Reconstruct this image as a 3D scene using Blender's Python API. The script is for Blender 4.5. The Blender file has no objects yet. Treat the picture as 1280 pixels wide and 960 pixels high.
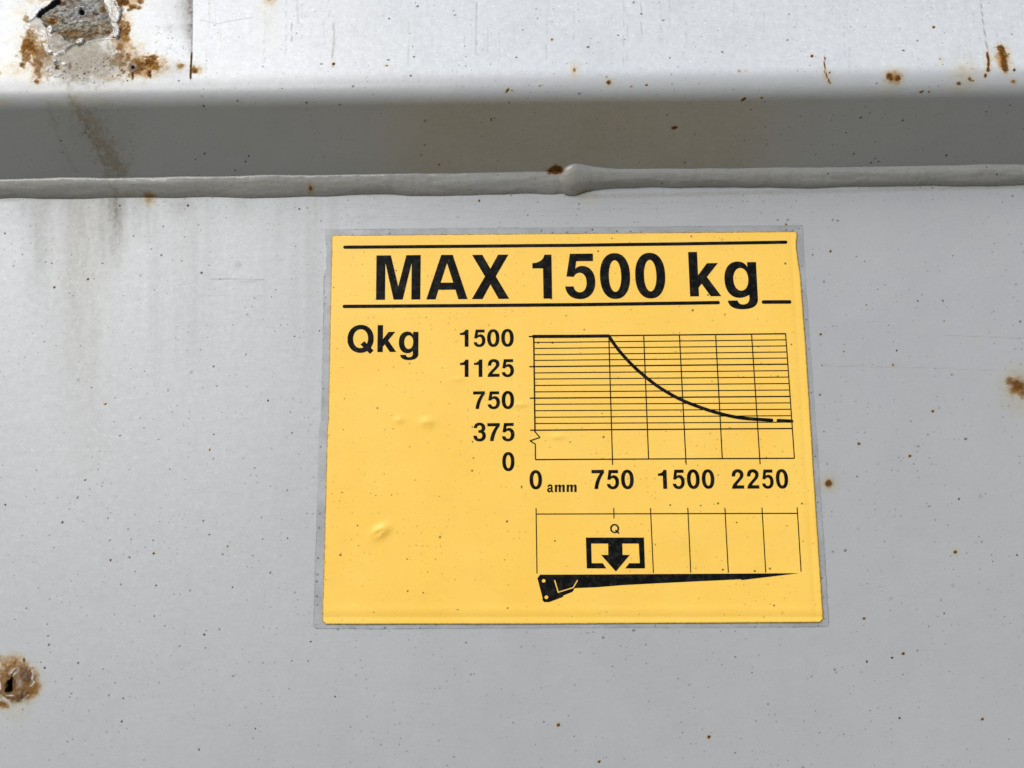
import bpy, math
import numpy as np
from mathutils import Matrix, Vector
from mathutils.geometry import tessellate_polygon

SC = bpy.context.scene
COL = SC.collection
BASE_Z = 1.5                      # height of the sticker's middle above the ground

# ------------------------------------------------------------------ camera
F, CX, CY = 961.0, 640.0, 480.0   # focal length and centre in photo pixels (1280 x 960)
# camera axes and place in plate coordinates (x right, y into the plate, z up; origin = middle of the sticker)
RT = np.array([0.99994289, 0.00815023, -0.00691253])
DN = np.array([-0.0080139, 0.14393561, -0.98955461])
FW = np.array([-0.00707014, 0.98955349, 0.1439927])
CP = np.array([-0.02085904, -0.31775663, -0.03038887])
cam_d = bpy.data.cameras.new("camera")
cam = bpy.data.objects.new("camera", cam_d)
COL.objects.link(cam)
m = Matrix(((RT[0], -DN[0], -FW[0], CP[0]), (RT[1], -DN[1], -FW[1], CP[1]),
            (RT[2], -DN[2], -FW[2], CP[2] + BASE_Z), (0, 0, 0, 1)))
cam.matrix_world = m
cam_d.sensor_fit = 'HORIZONTAL'
cam_d.sensor_width = 36.0
cam_d.lens = 36.0 * F / 1280.0
cam_d.clip_start = 0.01
cam_d.clip_end = 500
SC.camera = cam

# ------------------------------------------------------------------ sky, sun, exposure
SUN_EL, SUN_AZ = math.radians(38), math.radians(215)   # azimuth clockwise from +Y (north); behind the viewer, to the left
w = bpy.data.worlds.new("World")
SC.world = w
w.use_nodes = True
nt = w.node_tree
nt.nodes.clear()
sky = nt.nodes.new('ShaderNodeTexSky')
sky.sky_type = 'NISHITA'
sky.sun_disc = False
sky.sun_elevation = SUN_EL
sky.sun_rotation = SUN_AZ
sky.air_density = 1.0
sky.dust_density = 1.0
sky.ozone_density = 1.0
bg = nt.nodes.new('ShaderNodeBackground')
bg.inputs['Strength'].default_value = 0.13
wo = nt.nodes.new('ShaderNodeOutputWorld')
nt.links.new(sky.outputs[0], bg.inputs[0])
nt.links.new(bg.outputs[0], wo.inputs[0])

sd = bpy.data.lights.new("sun", 'SUN')
sd.energy = 2.92
sd.angle = math.radians(40)
sd.color = (1.0, 0.965, 0.915)
sun = bpy.data.objects.new("sun", sd)
COL.objects.link(sun)
to_sun = Vector((math.sin(SUN_AZ) * math.cos(SUN_EL), math.cos(SUN_AZ) * math.cos(SUN_EL), math.sin(SUN_EL)))
sun.rotation_euler = (-to_sun).to_track_quat('-Z', 'Y').to_euler()
sun.location = (-3, -6, 6)

SC.view_settings.view_transform = 'Standard'
SC.view_settings.look = 'None'
SC.view_settings.exposure = 0.0
SC.view_settings.gamma = 1.0
SC.render.engine = 'CYCLES'

# ------------------------------------------------------------------ small maths helpers
rng = np.random.default_rng(7)

def project(P):
    """plate coordinates (n,3) -> photo pixels (n,2)"""
    d = P - CP
    z = d @ FW
    return np.stack([F * (d @ RT) / z + CX, F * (d @ DN) / z + CY], 1)

def on_plate(px, py, y=0.0):
    """photo pixel -> point of the plane at depth y in plate coordinates"""
    px = np.asarray(px, float); py = np.asarray(py, float)
    d = FW[None, :] + ((px - CX) / F).reshape(-1, 1) * RT + ((py - CY) / F).reshape(-1, 1) * DN
    t = (y - CP[1]) / d[:, 1]
    return CP + t[:, None] * d

def _hash(ix, iy, seed):
    h = (ix.astype(np.int64) * 374761393 + iy.astype(np.int64) * 668265263 + seed * 1442695041) & 0xffffffff
    h = ((h ^ (h >> 13)) * 1274126177) & 0xffffffff
    return ((h ^ (h >> 16)) & 0xffff) / 65535.0

def vnoise(x, y, seed=0):
    ix = np.floor(x); iy = np.floor(y)
    fx = x - ix; fy = y - iy
    fx = fx * fx * (3 - 2 * fx); fy = fy * fy * (3 - 2 * fy)
    a = _hash(ix, iy, seed); b = _hash(ix + 1, iy, seed)
    c = _hash(ix, iy + 1, seed); d = _hash(ix + 1, iy + 1, seed)
    return (a * (1 - fx) + b * fx) * (1 - fy) + (c * (1 - fx) + d * fx) * fy

def fbm(x, y, seed=0, octv=4):
    s = 0; a = 0.5; t = 0
    for k in range(octv):
        s = s + a * vnoise(x, y, seed + 17 * k); t += a
        x = x * 2.03 + 5.1; y = y * 2.03 - 3.7; a *= 0.5
    return s / t

def sstep(a, b, x):
    t = np.clip((x - a) / (b - a), 0, 1)
    return t * t * (3 - 2 * t)

# ------------------------------------------------------------------ node helpers
class NT:
    def __init__(s, name):
        s.m = bpy.data.materials.new(name)
        s.m.use_nodes = True
        s.t = s.m.node_tree
        s.t.nodes.clear()
        s.out = s.t.nodes.new('ShaderNodeOutputMaterial')
    def n(s, kind, **kw):
        nd = s.t.nodes.new(kind)
        for k, v in kw.items():
            setattr(nd, k, v)
        return nd
    def put(s, sock, v):
        if isinstance(v, bpy.types.NodeSocket):
            s.t.links.new(v, sock)
        elif v is not None:
            sock.default_value = v
    def math(s, op, a, b=None, c=None, clamp=False):
        nd = s.n('ShaderNodeMath', operation=op, use_clamp=clamp)
        s.put(nd.inputs[0], a)
        if b is not None: s.put(nd.inputs[1], b)
        if c is not None: s.put(nd.inputs[2], c)
        return nd.outputs[0]
    def ramp(s, v, a, b, lo=0.0, hi=1.0):
        nd = s.n('ShaderNodeMapRange', interpolation_type='SMOOTHSTEP')
        s.put(nd.inputs['Value'], v)
        s.put(nd.inputs['From Min'], a); s.put(nd.inputs['From Max'], b)
        s.put(nd.inputs['To Min'], lo); s.put(nd.inputs['To Max'], hi)
        return nd.outputs[0]
    def mix(s, f, a, b, blend='MIX'):
        nd = s.n('ShaderNodeMix', data_type='RGBA', blend_type=blend)
        s.put(nd.inputs[0], f)
        for i, v in ((6, a), (7, b)):
            if isinstance(v, tuple) and len(v) == 3: v = v + (1.0,)
            s.put(nd.inputs[i], v)
        return nd.outputs[2]
    def noise(s, co, scale, detail=4, rough=0.55, stretch=None):
        if stretch:
            mp = s.n('ShaderNodeMapping')
            s.put(mp.inputs[0], co); mp.inputs['Scale'].default_value = stretch
            co = mp.outputs[0]
        nd = s.n('ShaderNodeTexNoise')
        s.put(nd.inputs['Vector'], co)
        nd.inputs['Scale'].default_value = scale
        nd.inputs['Detail'].default_value = detail
        nd.inputs['Roughness'].default_value = rough
        return nd.outputs[0]
    def specks(s, uv, scale, prob, rmin, rmax, soft=0.35, wob=None):
        """sparse dots: cells of 1/scale metres, a dot in a share of them, radius in cell units"""
        vo = s.n('ShaderNodeTexVoronoi', voronoi_dimensions='2D', feature='F1')
        s.put(vo.inputs['Vector'], uv)
        vo.inputs['Scale'].default_value = scale
        sp = s.n('ShaderNodeSeparateColor')
        s.put(sp.inputs[0], vo.outputs['Color'])
        have = s.math('LESS_THAN', sp.outputs[0], prob)
        r = s.math('MULTIPLY_ADD', s.math('POWER', sp.outputs[1], 2.0), rmax - rmin, rmin)
        d = vo.outputs['Distance']
        if wob is not None:
            d = s.math('MULTIPLY', d, wob)
        e = s.ramp(s.math('DIVIDE', d, r), 1.0, 1.0 - soft)
        return s.math('MULTIPLY', have, e), sp.outputs[2]

# ------------------------------------------------------------------ materials
def paint_material(name="grey_paint", gloss=0.0):
    k = NT(name)
    uv = k.n('ShaderNodeUVMap').outputs[0]
    a1 = k.n('ShaderNodeAttribute', attribute_name='wear_and_light')
    a2 = k.n('ShaderNodeAttribute', attribute_name='wear_two')
    s1 = k.n('ShaderNodeSeparateColor'); k.put(s1.inputs[0], a1.outputs['Color'])
    s2 = k.n('ShaderNodeSeparateColor'); k.put(s2.inputs[0], a2.outputs['Color'])
    stain_and_reflection, grime_and_shade, rust = s1.outputs
    bare, flake, dark = s2.outputs
    chalk_and_sheen = a1.outputs['Alpha']; lift = a2.outputs['Alpha']
    lift_free = k.math('SUBTRACT', 1.0, lift, clamp=True)
    big = k.noise(uv, 18, 3)
    mid = k.noise(uv, 140, 4, 0.6)
    fine = k.noise(uv, 900, 3, 0.7)
    spot = k.noise(uv, 420, 2, 0.5)
    # paint
    c = k.mix(k.ramp(big, 0.3, 0.7), (0.380, 0.386, 0.388), (0.392, 0.397, 0.398))
    c = k.mix(k.math('MULTIPLY', k.ramp(mid, 0.35, 0.7), 0.12), c, (0.46, 0.468, 0.472))
    c = k.mix(k.math('MULTIPLY', k.ramp(fine, 0.4, 0.75), 0.12), c, (0.36, 0.36, 0.36))
    # chalky bloom with pale water spots, also carries painted sky sheen
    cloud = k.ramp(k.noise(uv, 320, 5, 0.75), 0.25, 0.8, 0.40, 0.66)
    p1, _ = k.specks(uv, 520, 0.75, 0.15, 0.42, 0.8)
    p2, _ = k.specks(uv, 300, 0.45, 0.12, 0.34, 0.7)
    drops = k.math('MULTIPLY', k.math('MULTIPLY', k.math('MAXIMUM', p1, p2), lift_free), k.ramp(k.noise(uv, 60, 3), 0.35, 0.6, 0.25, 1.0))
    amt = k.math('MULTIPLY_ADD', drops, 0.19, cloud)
    c = k.mix(k.math('MULTIPLY', chalk_and_sheen, amt, clamp=True), c, (0.79, 0.81, 0.825))
    # vertical wipe streaks
    vs = k.noise(uv, 60, 5, 0.75, (5.0, 0.12, 1))
    c = k.mix(k.math('MULTIPLY', k.math('MULTIPLY', k.ramp(vs, 0.58, 0.75), chalk_and_sheen), 0.35), c, (0.42, 0.43, 0.44))
    # bare, pitted, fibrous metal
    bn = k.noise(uv, 430, 6, 0.75, (1, 1.25, 1))
    bn2 = k.noise(uv, 170, 4, 0.7)
    bc = k.mix(k.ramp(bn, 0.34, 0.68), (0.10, 0.095, 0.085), (0.52, 0.51, 0.48))
    bc = k.mix(k.ramp(k.noise(uv, 95, 4, 0.7), 0.46, 0.64, 0.0, 0.85), bc, k.mix(k.ramp(bn, 0.35, 0.65), (0.09, 0.045, 0.02), (0.40, 0.27, 0.14)))
    bc = k.mix(k.ramp(k.noise(uv, 240, 3, 0.6), 0.56, 0.68, 0.0, 0.75), bc, (0.035, 0.032, 0.03))
    c = k.mix(bare, c, bc)
    # grime, and the shadow band painted beside the lap line
    g = k.math('MULTIPLY', grime_and_shade, k.ramp(k.noise(uv, 500, 4, 0.7), 0.25, 0.7, 0.55, 1.2), clamp=True)
    c = k.mix(g, c, (0.185, 0.155, 0.11))
    # warm stain in the paint, plus the reflection painted on the underside
    st = k.math('MULTIPLY', stain_and_reflection, k.ramp(k.noise(uv, 350, 4, 0.7), 0.25, 0.7, 0.72, 1.12), clamp=True)
    c = k.mix(st, c, k.mix(k.ramp(st, 0.2, 0.9), (1.0, 0.84, 0.44), (0.66, 0.36, 0.085)), 'MULTIPLY')
    # specks
    wob = k.ramp(k.noise(uv, 1500, 2), 0.2, 0.8, 0.6, 1.5)
    m1, q1 = k.specks(uv, 380, 0.44, 0.04, 0.17, wob=wob)
    m2, q2 = k.specks(uv, 95, 0.14, 0.025, 0.06, wob=wob)
    m3, q3 = k.specks(uv, 170, 0.17, 0.035, 0.085, wob=wob)
    m4, q4 = k.specks(uv, 31, 0.22, 0.10, 0.20, 0.9)
    patch = k.ramp(k.noise(uv, 45, 2), 0.40, 0.58, 0.18, 1.0)
    m3 = k.math('MULTIPLY', m3, k.ramp(k.noise(uv, 27, 3), 0.40, 0.50))
    keep = k.math('SUBTRACT', 1.0, k.math('MAXIMUM', bare, flake), clamp=True)
    c = k.mix(k.math('MULTIPLY', k.math('MULTIPLY', m1, patch), 0.55), c, (0.12, 0.11, 0.10))
    c = k.mix(k.math('MULTIPLY', m4, 0.05), c, (0.30, 0.25, 0.17))
    c = k.mix(k.math('MULTIPLY', m3, 0.62), c, k.mix(k.ramp(q3, 0.5, 0.9), (0.05, 0.047, 0.045), (0.15, 0.095, 0.05)))
    c = k.mix(k.math('MULTIPLY', m2, 0.9), c, k.mix(k.ramp(q2, 0.55, 0.8), (0.02, 0.02, 0.02), (0.13, 0.06, 0.02)))
    # rust
    rn = k.noise(uv, 700, 5, 0.7)
    rm = k.ramp(k.math('ADD', rust, k.math('MULTIPLY', k.math('SUBTRACT', rn, 0.5), 0.8)), 0.28, 0.78)
    rm = k.math('MULTIPLY', rm, k.ramp(rust, 0.02, 0.12))
    rc = k.mix(k.ramp(k.noise(uv, 1200, 4, 0.7), 0.3, 0.7), (0.035, 0.017, 0.008), (0.19, 0.080, 0.022))
    rc = k.mix(k.ramp(rm, 0.75, 0.15), rc, (0.19, 0.108, 0.042))
    c = k.mix(k.math('MULTIPLY', k.ramp(rust, 0.04, 0.6), 0.75), c, (0.72, 0.49, 0.23), 'MULTIPLY')
    c = k.mix(rm, c, rc)
    lc = k.mix(k.ramp(k.noise(uv, 380, 5, 0.75), 0.35, 0.65), (0.15, 0.11, 0.08), (0.38, 0.34, 0.29))
    c = k.mix(lift, c, lc)
    fc = k.mix(k.ramp(k.noise(uv, 800, 4, 0.7), 0.3, 0.65), (0.42, 0.36, 0.28), (0.86, 0.84, 0.78))
    c = k.mix(flake, c, fc)
    c = k.mix(dark, c, (0.006, 0.005, 0.005))
    b = k.n('ShaderNodeBsdfPrincipled')
    k.put(b.inputs['Base Color'], c)
    rough = k.ramp(mid, 0.3, 0.7, 0.35 - gloss, 0.42 - gloss)
    rough = k.math('ADD', rough, k.math('MULTIPLY', k.math('MAXIMUM', k.math('MAXIMUM', rm, bare), k.math('MAXIMUM', grime_and_shade, dark)), 0.45 - gloss * 2.0), clamp=True)
    k.put(b.inputs['Roughness'], rough)
    b.inputs['Specular IOR Level'].default_value = 0.5
    k.put(b.inputs['Specular IOR Level'], k.math('MULTIPLY', k.math('SUBTRACT', 1.0, k.math('MAXIMUM', k.math('MAXIMUM', dark, bare), k.ramp(rust, 0.05, 0.4))), 0.5))
    # relief
    h = k.math('ADD', k.math('MULTIPLY', k.noise(uv, 260, 3, 0.6), 0.00012), k.math('MULTIPLY', fine, 0.00002))
    h = k.math('ADD', h, k.math('MULTIPLY', k.math('MAXIMUM', rm, k.math('MULTIPLY', bare, 2.2)), k.math('MULTIPLY', k.noise(uv, 900, 5, 0.8), 0.0004)))
    h = k.math('SUBTRACT', h, k.math('MULTIPLY', k.math('MAXIMUM', m2, m3), 0.0001))
    bp = k.n('ShaderNodeBump'); bp.inputs['Strength'].default_value = 0.8
    bp.inputs['Distance'].default_value = 1.0
    k.put(bp.inputs['Height'], h)
    k.put(b.inputs['Normal'], bp.outputs[0])
    k.put(k.out.inputs[0], b.outputs[0])
    return k.m

def yellow_material():
    k = NT("yellow_vinyl")
    uv = k.n('ShaderNodeUVMap').outputs[0]
    a = k.n('ShaderNodeAttribute', attribute_name='edge_dirt_and_shade')
    c = k.mix(k.ramp(k.noise(uv, 30, 3), 0.3, 0.7), (0.95, 0.58, 0.090), (0.965, 0.61, 0.112))
    c = k.mix(k.math('MULTIPLY', k.ramp(k.noise(uv, 180, 4, 0.7), 0.4, 0.75), 0.10), c, (0.70, 0.42, 0.08))
    wob = k.ramp(k.noise(uv, 1500, 2), 0.2, 0.8, 0.6, 1.5)
    patch = k.ramp(k.noise(uv, 50, 2), 0.38, 0.62, 0.3, 1.0)
    m1, q1 = k.specks(uv, 380, 0.42, 0.05, 0.17, wob=wob)
    m2, q2 = k.specks(uv, 150, 0.20, 0.03, 0.09, wob=wob)
    m3, q3 = k.specks(uv, 60, 0.05, 0.04, 0.09, 0.9, wob=wob)
    c = k.mix(k.ramp(k.noise(uv, 24, 6, 0.7, (1, 2.2, 1)), 0.5, 0.78, 0.0, 0.22), c, (0.78, 0.50, 0.13))
    c = k.mix(k.ramp(k.noise(uv, 70, 6, 0.8, (0.5, 3, 1)), 0.60, 0.76, 0.0, 0.22), c, (0.55, 0.36, 0.12))
    c = k.mix(k.math('MULTIPLY', k.math('MULTIPLY', m1, patch), 0.5), c, (0.30, 0.15, 0.03))
    c = k.mix(k.math('MULTIPLY', m3, 0.45), c, (0.33, 0.18, 0.05))
    c = k.mix(k.math('MULTIPLY', m2, 0.85), c, k.mix(q2, (0.06, 0.03, 0.01), (0.20, 0.10, 0.025)))
    ed = k.math('MULTIPLY', a.outputs['Fac'], k.ramp(k.noise(uv, 700, 4, 0.75), 0.35, 0.6, 0.5, 1.0))
    c = k.mix(ed, c, (0.10, 0.06, 0.02))
    b = k.n('ShaderNodeBsdfPrincipled')
    k.put(b.inputs['Base Color'], c)
    k.put(b.inputs['Roughness'], k.ramp(k.noise(uv, 90, 3), 0.3, 0.7, 0.36, 0.46))
    b.inputs['Specular IOR Level'].default_value = 0.35
    h = k.math('MULTIPLY', k.noise(uv, 120, 3, 0.6), 0.00006)
    bp = k.n('ShaderNodeBump'); bp.inputs['Strength'].default_value = 0.7
    bp.inputs['Distance'].default_value = 1.0
    k.put(bp.inputs['Height'], h); k.put(b.inputs['Normal'], bp.outputs[0])
    k.put(k.out.inputs[0], b.outputs[0])
    return k.m

def film_material():
    k = NT("clear_film")
    uv = k.n('ShaderNodeUVMap').outputs[0]
    a = k.n('ShaderNodeAttribute', attribute_name='edge_dirt_and_shade')
    b = k.n('ShaderNodeBsdfPrincipled')
    c = k.mix(k.ramp(k.noise(uv, 260, 4, 0.7), 0.35, 0.65), (0.20, 0.205, 0.21), (0.36, 0.365, 0.36))
    ed = k.math('MULTIPLY', a.outputs['Fac'], k.ramp(k.noise(uv, 600, 4, 0.75), 0.3, 0.6, 0.2, 1.0))
    wob = k.ramp(k.noise(uv, 1500, 2), 0.2, 0.8, 0.6, 1.5)
    m1, q1 = k.specks(uv, 330, 0.4, 0.06, 0.2, wob=wob)
    m1 = k.math('MULTIPLY', m1, 0.6)
    f = k.math('MAXIMUM', ed, m1)
    c = k.mix(f, c, (0.04, 0.036, 0.03))
    k.put(b.inputs['Base Color'], c)
    b.inputs['Roughness'].default_value = 0.3
    b.inputs['Specular IOR Level'].default_value = 0.3
    al = k.ramp(k.noise(uv, 60, 3), 0.3, 0.7, 0.06, 0.26)
    k.put(b.inputs['Alpha'], k.math('MAXIMUM', al, k.math('MULTIPLY', f, 0.9)))
    k.put(k.out.inputs[0], b.outputs[0])
    return k.m

def ink_material():
    k = NT("black_ink")
    uv = k.n('ShaderNodeUVMap').outputs[0]
    c = k.mix(k.ramp(k.noise(uv, 300, 5, 0.75), 0.44, 0.66, 0.0, 1.0), (0.004, 0.004, 0.004), (0.020, 0.019, 0.016))
    m1, q1 = k.specks(uv, 260, 0.2, 0.04, 0.12)
    c = k.mix(k.math('MULTIPLY', m1, 0.4), c, (0.12, 0.11, 0.09))
    b = k.n('ShaderNodeBsdfPrincipled')
    k.put(b.inputs['Base Color'], c)
    b.inputs['Roughness'].default_value = 0.5
    b.inputs['Specular IOR Level'].default_value = 0.06
    k.put(k.out.inputs[0], b.outputs[0])
    return k.m

def ground_material():
    k = NT("bounce_ground")
    co = k.n('ShaderNodeTexCoord').outputs['Object']
    c = k.mix(k.ramp(k.noise(co, 2.5, 6, 0.6), 0.3, 0.7), (0.12, 0.114, 0.096), (0.18, 0.17, 0.144))
    c = k.mix(k.ramp(k.noise(co, 60, 4, 0.7), 0.55, 0.8, 0, 0.6), c, (0.12, 0.11, 0.10))
    b = k.n('ShaderNodeBsdfPrincipled')
    k.put(b.inputs['Base Color'], c)
    b.inputs['Roughness'].default_value = 0.9
    k.put(k.out.inputs[0], b.outputs[0])
    return k.m

M_PAINT = paint_material()
M_BEAD = paint_material('brushed_on_gloss_paint', 0.18)
M_YEL = yellow_material()
M_FILM = film_material()
M_INK = ink_material()
M_GROUND = ground_material()

# ------------------------------------------------------------------ object helpers
def thing(name, label, cat):
    o = bpy.data.objects.new(name, None)
    COL.objects.link(o)
    o.empty_display_size = 0.05
    o.location = (0, 0, BASE_Z)
    o['label'] = label; o['category'] = cat
    return o

def mesh_obj(name, V, Fc, mat, parent, uv=None, attrs=None, fattr=None, smooth=True):
    V = np.asarray(V, np.float32)
    me = bpy.data.meshes.new(name)
    if isinstance(Fc, np.ndarray):
        n = Fc.shape[1]; nf = len(Fc)
        me.vertices.add(len(V)); me.vertices.foreach_set('co', V.ravel())
        me.loops.add(n * nf); me.loops.foreach_set('vertex_index', Fc.ravel().astype(np.int32))
        me.polygons.add(nf)
        me.polygons.foreach_set('loop_start', np.arange(0, n * nf, n, dtype=np.int32))
        me.polygons.foreach_set('loop_total', np.full(nf, n, np.int32))
        me.update(calc_edges=True)
        me.validate()
    else:
        me.from_pydata([tuple(v) for v in V], [], Fc)
        me.update()
    if uv is None:
        uv = V[:, [0, 2]]
    li = np.empty(len(me.loops), np.int32); me.loops.foreach_get('vertex_index', li)
    ul = me.uv_layers.new(name='UVMap')
    ul.data.foreach_set('uv', np.asarray(uv, np.float32)[li].ravel())
    for nm, arr in (attrs or {}).items():
        at = me.attributes.new(nm, 'FLOAT_COLOR', 'POINT')
        at.data.foreach_set('color', np.asarray(arr, np.float32).ravel())
    for nm, arr in (fattr or {}).items():
        at = me.attributes.new(nm, 'FLOAT', 'POINT')
        at.data.foreach_set('value', np.asarray(arr, np.float32).ravel())
    me.polygons.foreach_set('use_smooth', np.full(len(me.polygons), smooth))
    me.materials.append(mat)
    o = bpy.data.objects.new(name, me)
    COL.objects.link(o)
    if parent is not None:
        o.parent = parent
    return o

def grid_faces(nr, nc, flip=False):
    i = np.arange(nr - 1)[:, None] * nc + np.arange(nc - 1)[None, :]
    i = i.ravel()
    q = np.stack([i, i + 1, i + nc + 1, i + nc], 1)
    return q[:, ::-1].copy() if flip else q

# ------------------------------------------------------------------ the steel body
# joint line between the plate and the sloping underside, traced at both ends
ja = on_plate([0, 1280], [236, 221])
J_SL = (ja[1, 2] - ja[0, 2]) / (ja[1, 0] - ja[0, 0])
J_Z0 = ja[0, 2] - J_SL * ja[0, 0]
def joint_z(x):
    return J_Z0 + J_SL * x

TH = math.radians(50)          # how far the underside leans out from the plate
TILT = math.radians(12)         # the upper face leans back
T_LEN = 0.0345                 # length of the underside up to the bend's tangent
R_B = 0.0085                   # bend radius
# profile of the channel in (out, up), starting at the joint
d0 = np.array([math.sin(TH), math.cos(TH)])
d1 = np.array([-math.sin(TILT), math.cos(TILT)])
def profile(s):
    """arc length -> (out, up) and outward normal"""
    ang_tot = TH + TILT
    arc = R_B * ang_tot
    s = np.asarray(s, float)
    out = np.empty_like(s); up = np.empty_like(s); nx = np.empty_like(s); nz = np.empty_like(s)
    a = s <= T_LEN
    out[a] = d0[0] * s[a]; up[a] = d0[1] * s[a]; nx[a] = d0[1]; nz[a] = -d0[0]
    e = d0 * T_LEN
    c = e + R_B * np.array([-d0[1], d0[0]])
    b = (s > T_LEN) & (s <= T_LEN + arc)
    th = (s[b] - T_LEN) / R_B
    n_ang = -TH + th                      # elevation of the outward normal
    out[b] = c[0] + R_B * np.cos(n_ang); up[b] = c[1] + R_B * np.sin(n_ang)
    nx[b] = np.cos(n_ang); nz[b] = np.sin(n_ang)
    g = s > T_LEN + arc
    r = s[g] - T_LEN - arc
    p = c + R_B * np.array([math.cos(TILT), math.sin(TILT)])
    out[g] = p[0] + d1[0] * r; up[g] = p[1] + d1[1] * r
    nx[g] = math.cos(TILT); nz[g] = math.sin(TILT)
    return out, up, nx, nz

def axis_x():
    xs = [np.array([-0.9, -0.6, -0.42, -0.34, -0.30]), np.arange(-0.28, -0.125, 0.00030),
          np.arange(-0.125, 0.235, 0.00060), np.array([0.25, 0.30, 0.42, 0.6, 0.9])]
    return np.concatenate(xs)

# --- wear and some painted light, drawn on the surfaces in the coordinates of the survey photograph (u, v)
class WearAndLight:
    def __init__(s, u, v):
        s.u, s.v = u, v
        n = len(u)
        s.L = {k: np.zeros(n) for k in ('stain_and_reflection', 'grime_and_shade', 'rust', 'chalk_and_sheen', 'bare', 'flake', 'dark', 'lift', 'h')}
        s.warp = (fbm(u / 5.0, v / 5.0, 3) - 0.5) * 2
        s.warp2 = (fbm(u / 1.7 + 50, v / 1.7, 9, 3) - 0.5) * 2
    def sub(s, x0, x1, y0, y1):
        return np.nonzero((s.u > x0) & (s.u < x1) & (s.v > y0) & (s.v < y1))[0]
    def blob(s, ch, x, y, rx, ry=None, amt=1.0, ang=0.0, hard=0.2, rough=0.25):
        ry = ry or rx
        R = max(rx, ry) * 1.8 + 3
        i = s.sub(x - R, x + R, y - R, y + R)
        if not len(i): return
        dx = s.u[i] - x; dy = s.v[i] - y
        c, q = math.cos(math.radians(ang)), math.sin(math.radians(ang))
        a = (dx * c + dy * q) / rx; b = (-dx * q + dy * c) / ry
        d = np.sqrt(a * a + b * b) + rough * (s.warp[i] + 0.5 * s.warp2[i])
        f = sstep(1.25, hard, d) * amt
        if ch == 'h': s.L[ch][i] += f
        else: s.L[ch][i] = np.maximum(s.L[ch][i], f)
    def line(s, ch, pts, wd, amt=1.0, rough=0.3, soft=0.6, fade=False):
        pts = np.array(pts, float)
        R = wd * 2 + 3
        i = s.sub(pts[:, 0].min() - R, pts[:, 0].max() + R, pts[:, 1].min() - R, pts[:, 1].max() + R)
        if not len(i): return
        best = np.full(len(i), 1e9); tt = np.zeros(len(i))
        seg = np.hypot(*(pts[1:] - pts[:-1]).T); tot = seg.sum(); acc = 0
        for (p, q, sl) in zip(pts[:-1], pts[1:], seg):
            dx, dy = q - p
            t = np.clip(((s.u[i] - p[0]) * dx + (s.v[i] - p[1]) * dy) / (sl * sl), 0, 1)
            d = np.hypot(s.u[i] - p[0] - t * dx, s.v[i] - p[1] - t * dy)
            nb = d < best
            best[nb] = d[nb]; tt[nb] = (acc + t[nb] * sl) / tot
            acc += sl
        d = best / (wd / 2) + rough * min(1.0, wd / 4.0) * (s.warp[i] + s.warp2[i])
        f = sstep(1.0 + soft, 1.0 - soft, d) * amt
        if fade: f = f * np.clip(1.0 - tt, 0, 1)
        if ch == 'h': s.L[ch][i] += f
        else: s.L[ch][i] = np.maximum(s.L[ch][i], f)
    def poly(s, ch, pts, amt=1.0, jit=1.6, soft=0.8):
        pts = np.array(pts, float)
        i = s.sub(pts[:, 0].min() - 6, pts[:, 0].max() + 6, pts[:, 1].min() - 6, pts[:, 1].max() + 6)
        if not len(i): return
        x = s.u[i] + jit * s.warp2[i] * 1.3 + jit * 0.5 * s.warp[i]; y = s.v[i] + jit * (fbm(s.u[i] / 2.1, s.v[i] / 2.1, 31, 3) - 0.5) * 3
        inside = np.zeros(len(i), bool); best = np.full(len(i), 1e9)
        for k in range(len(pts)):
            (ax, ay), (bx, by) = pts[k], pts[(k + 1) % len(pts)]
            cond = ((ay > y) != (by > y))
            with np.errstate(divide='ignore', invalid='ignore'):
                xi = (bx - ax) * (y - ay) / (by - ay + 1e-12) + ax
            inside ^= cond & (x < xi)
            dx, dy = bx - ax, by - ay
            t = np.clip(((x - ax) * dx + (y - ay) * dy) / (dx * dx + dy * dy + 1e-9), 0, 1)
            best = np.minimum(best, np.hypot(x - ax - t * dx, y - ay - t * dy))
        sd_ = np.where(inside, best, -best)
        f = (sstep(0.7, 0.7 + 1.6 * soft, sd_) if ch == 'h' and amt < 0 else sstep(-soft, soft, sd_)) * amt
        if ch == 'h': s.L[ch][i] += f
        else: s.L[ch][i] = np.maximum(s.L[ch][i], f)
    def spot(s, x, y, r, halo=0, rust=1.0, hal=0.6, ry=None, ang=0):
        s.blob('rust', x, y, r, ry, rust, ang, 0.3, 0.3)
        if halo: s.blob('stain_and_reflection', x, y, halo, (ry or r) / r * halo, hal, ang, 0.0, 0.15)
    def clear(s, chs, mask):
        for c in chs: s.L[c] = s.L[c] * (1 - mask)
    def attrs(s):
        L = s.L; z = lambda k: np.clip(L[k], 0, 1)
        return {'wear_and_light': np.stack([z('stain_and_reflection'), z('grime_and_shade'), z('rust'), z('chalk_and_sheen')], 1),
                'wear_two': np.stack([z('bare'), z('flake'), z('dark'), z('lift')], 1)}

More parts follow.
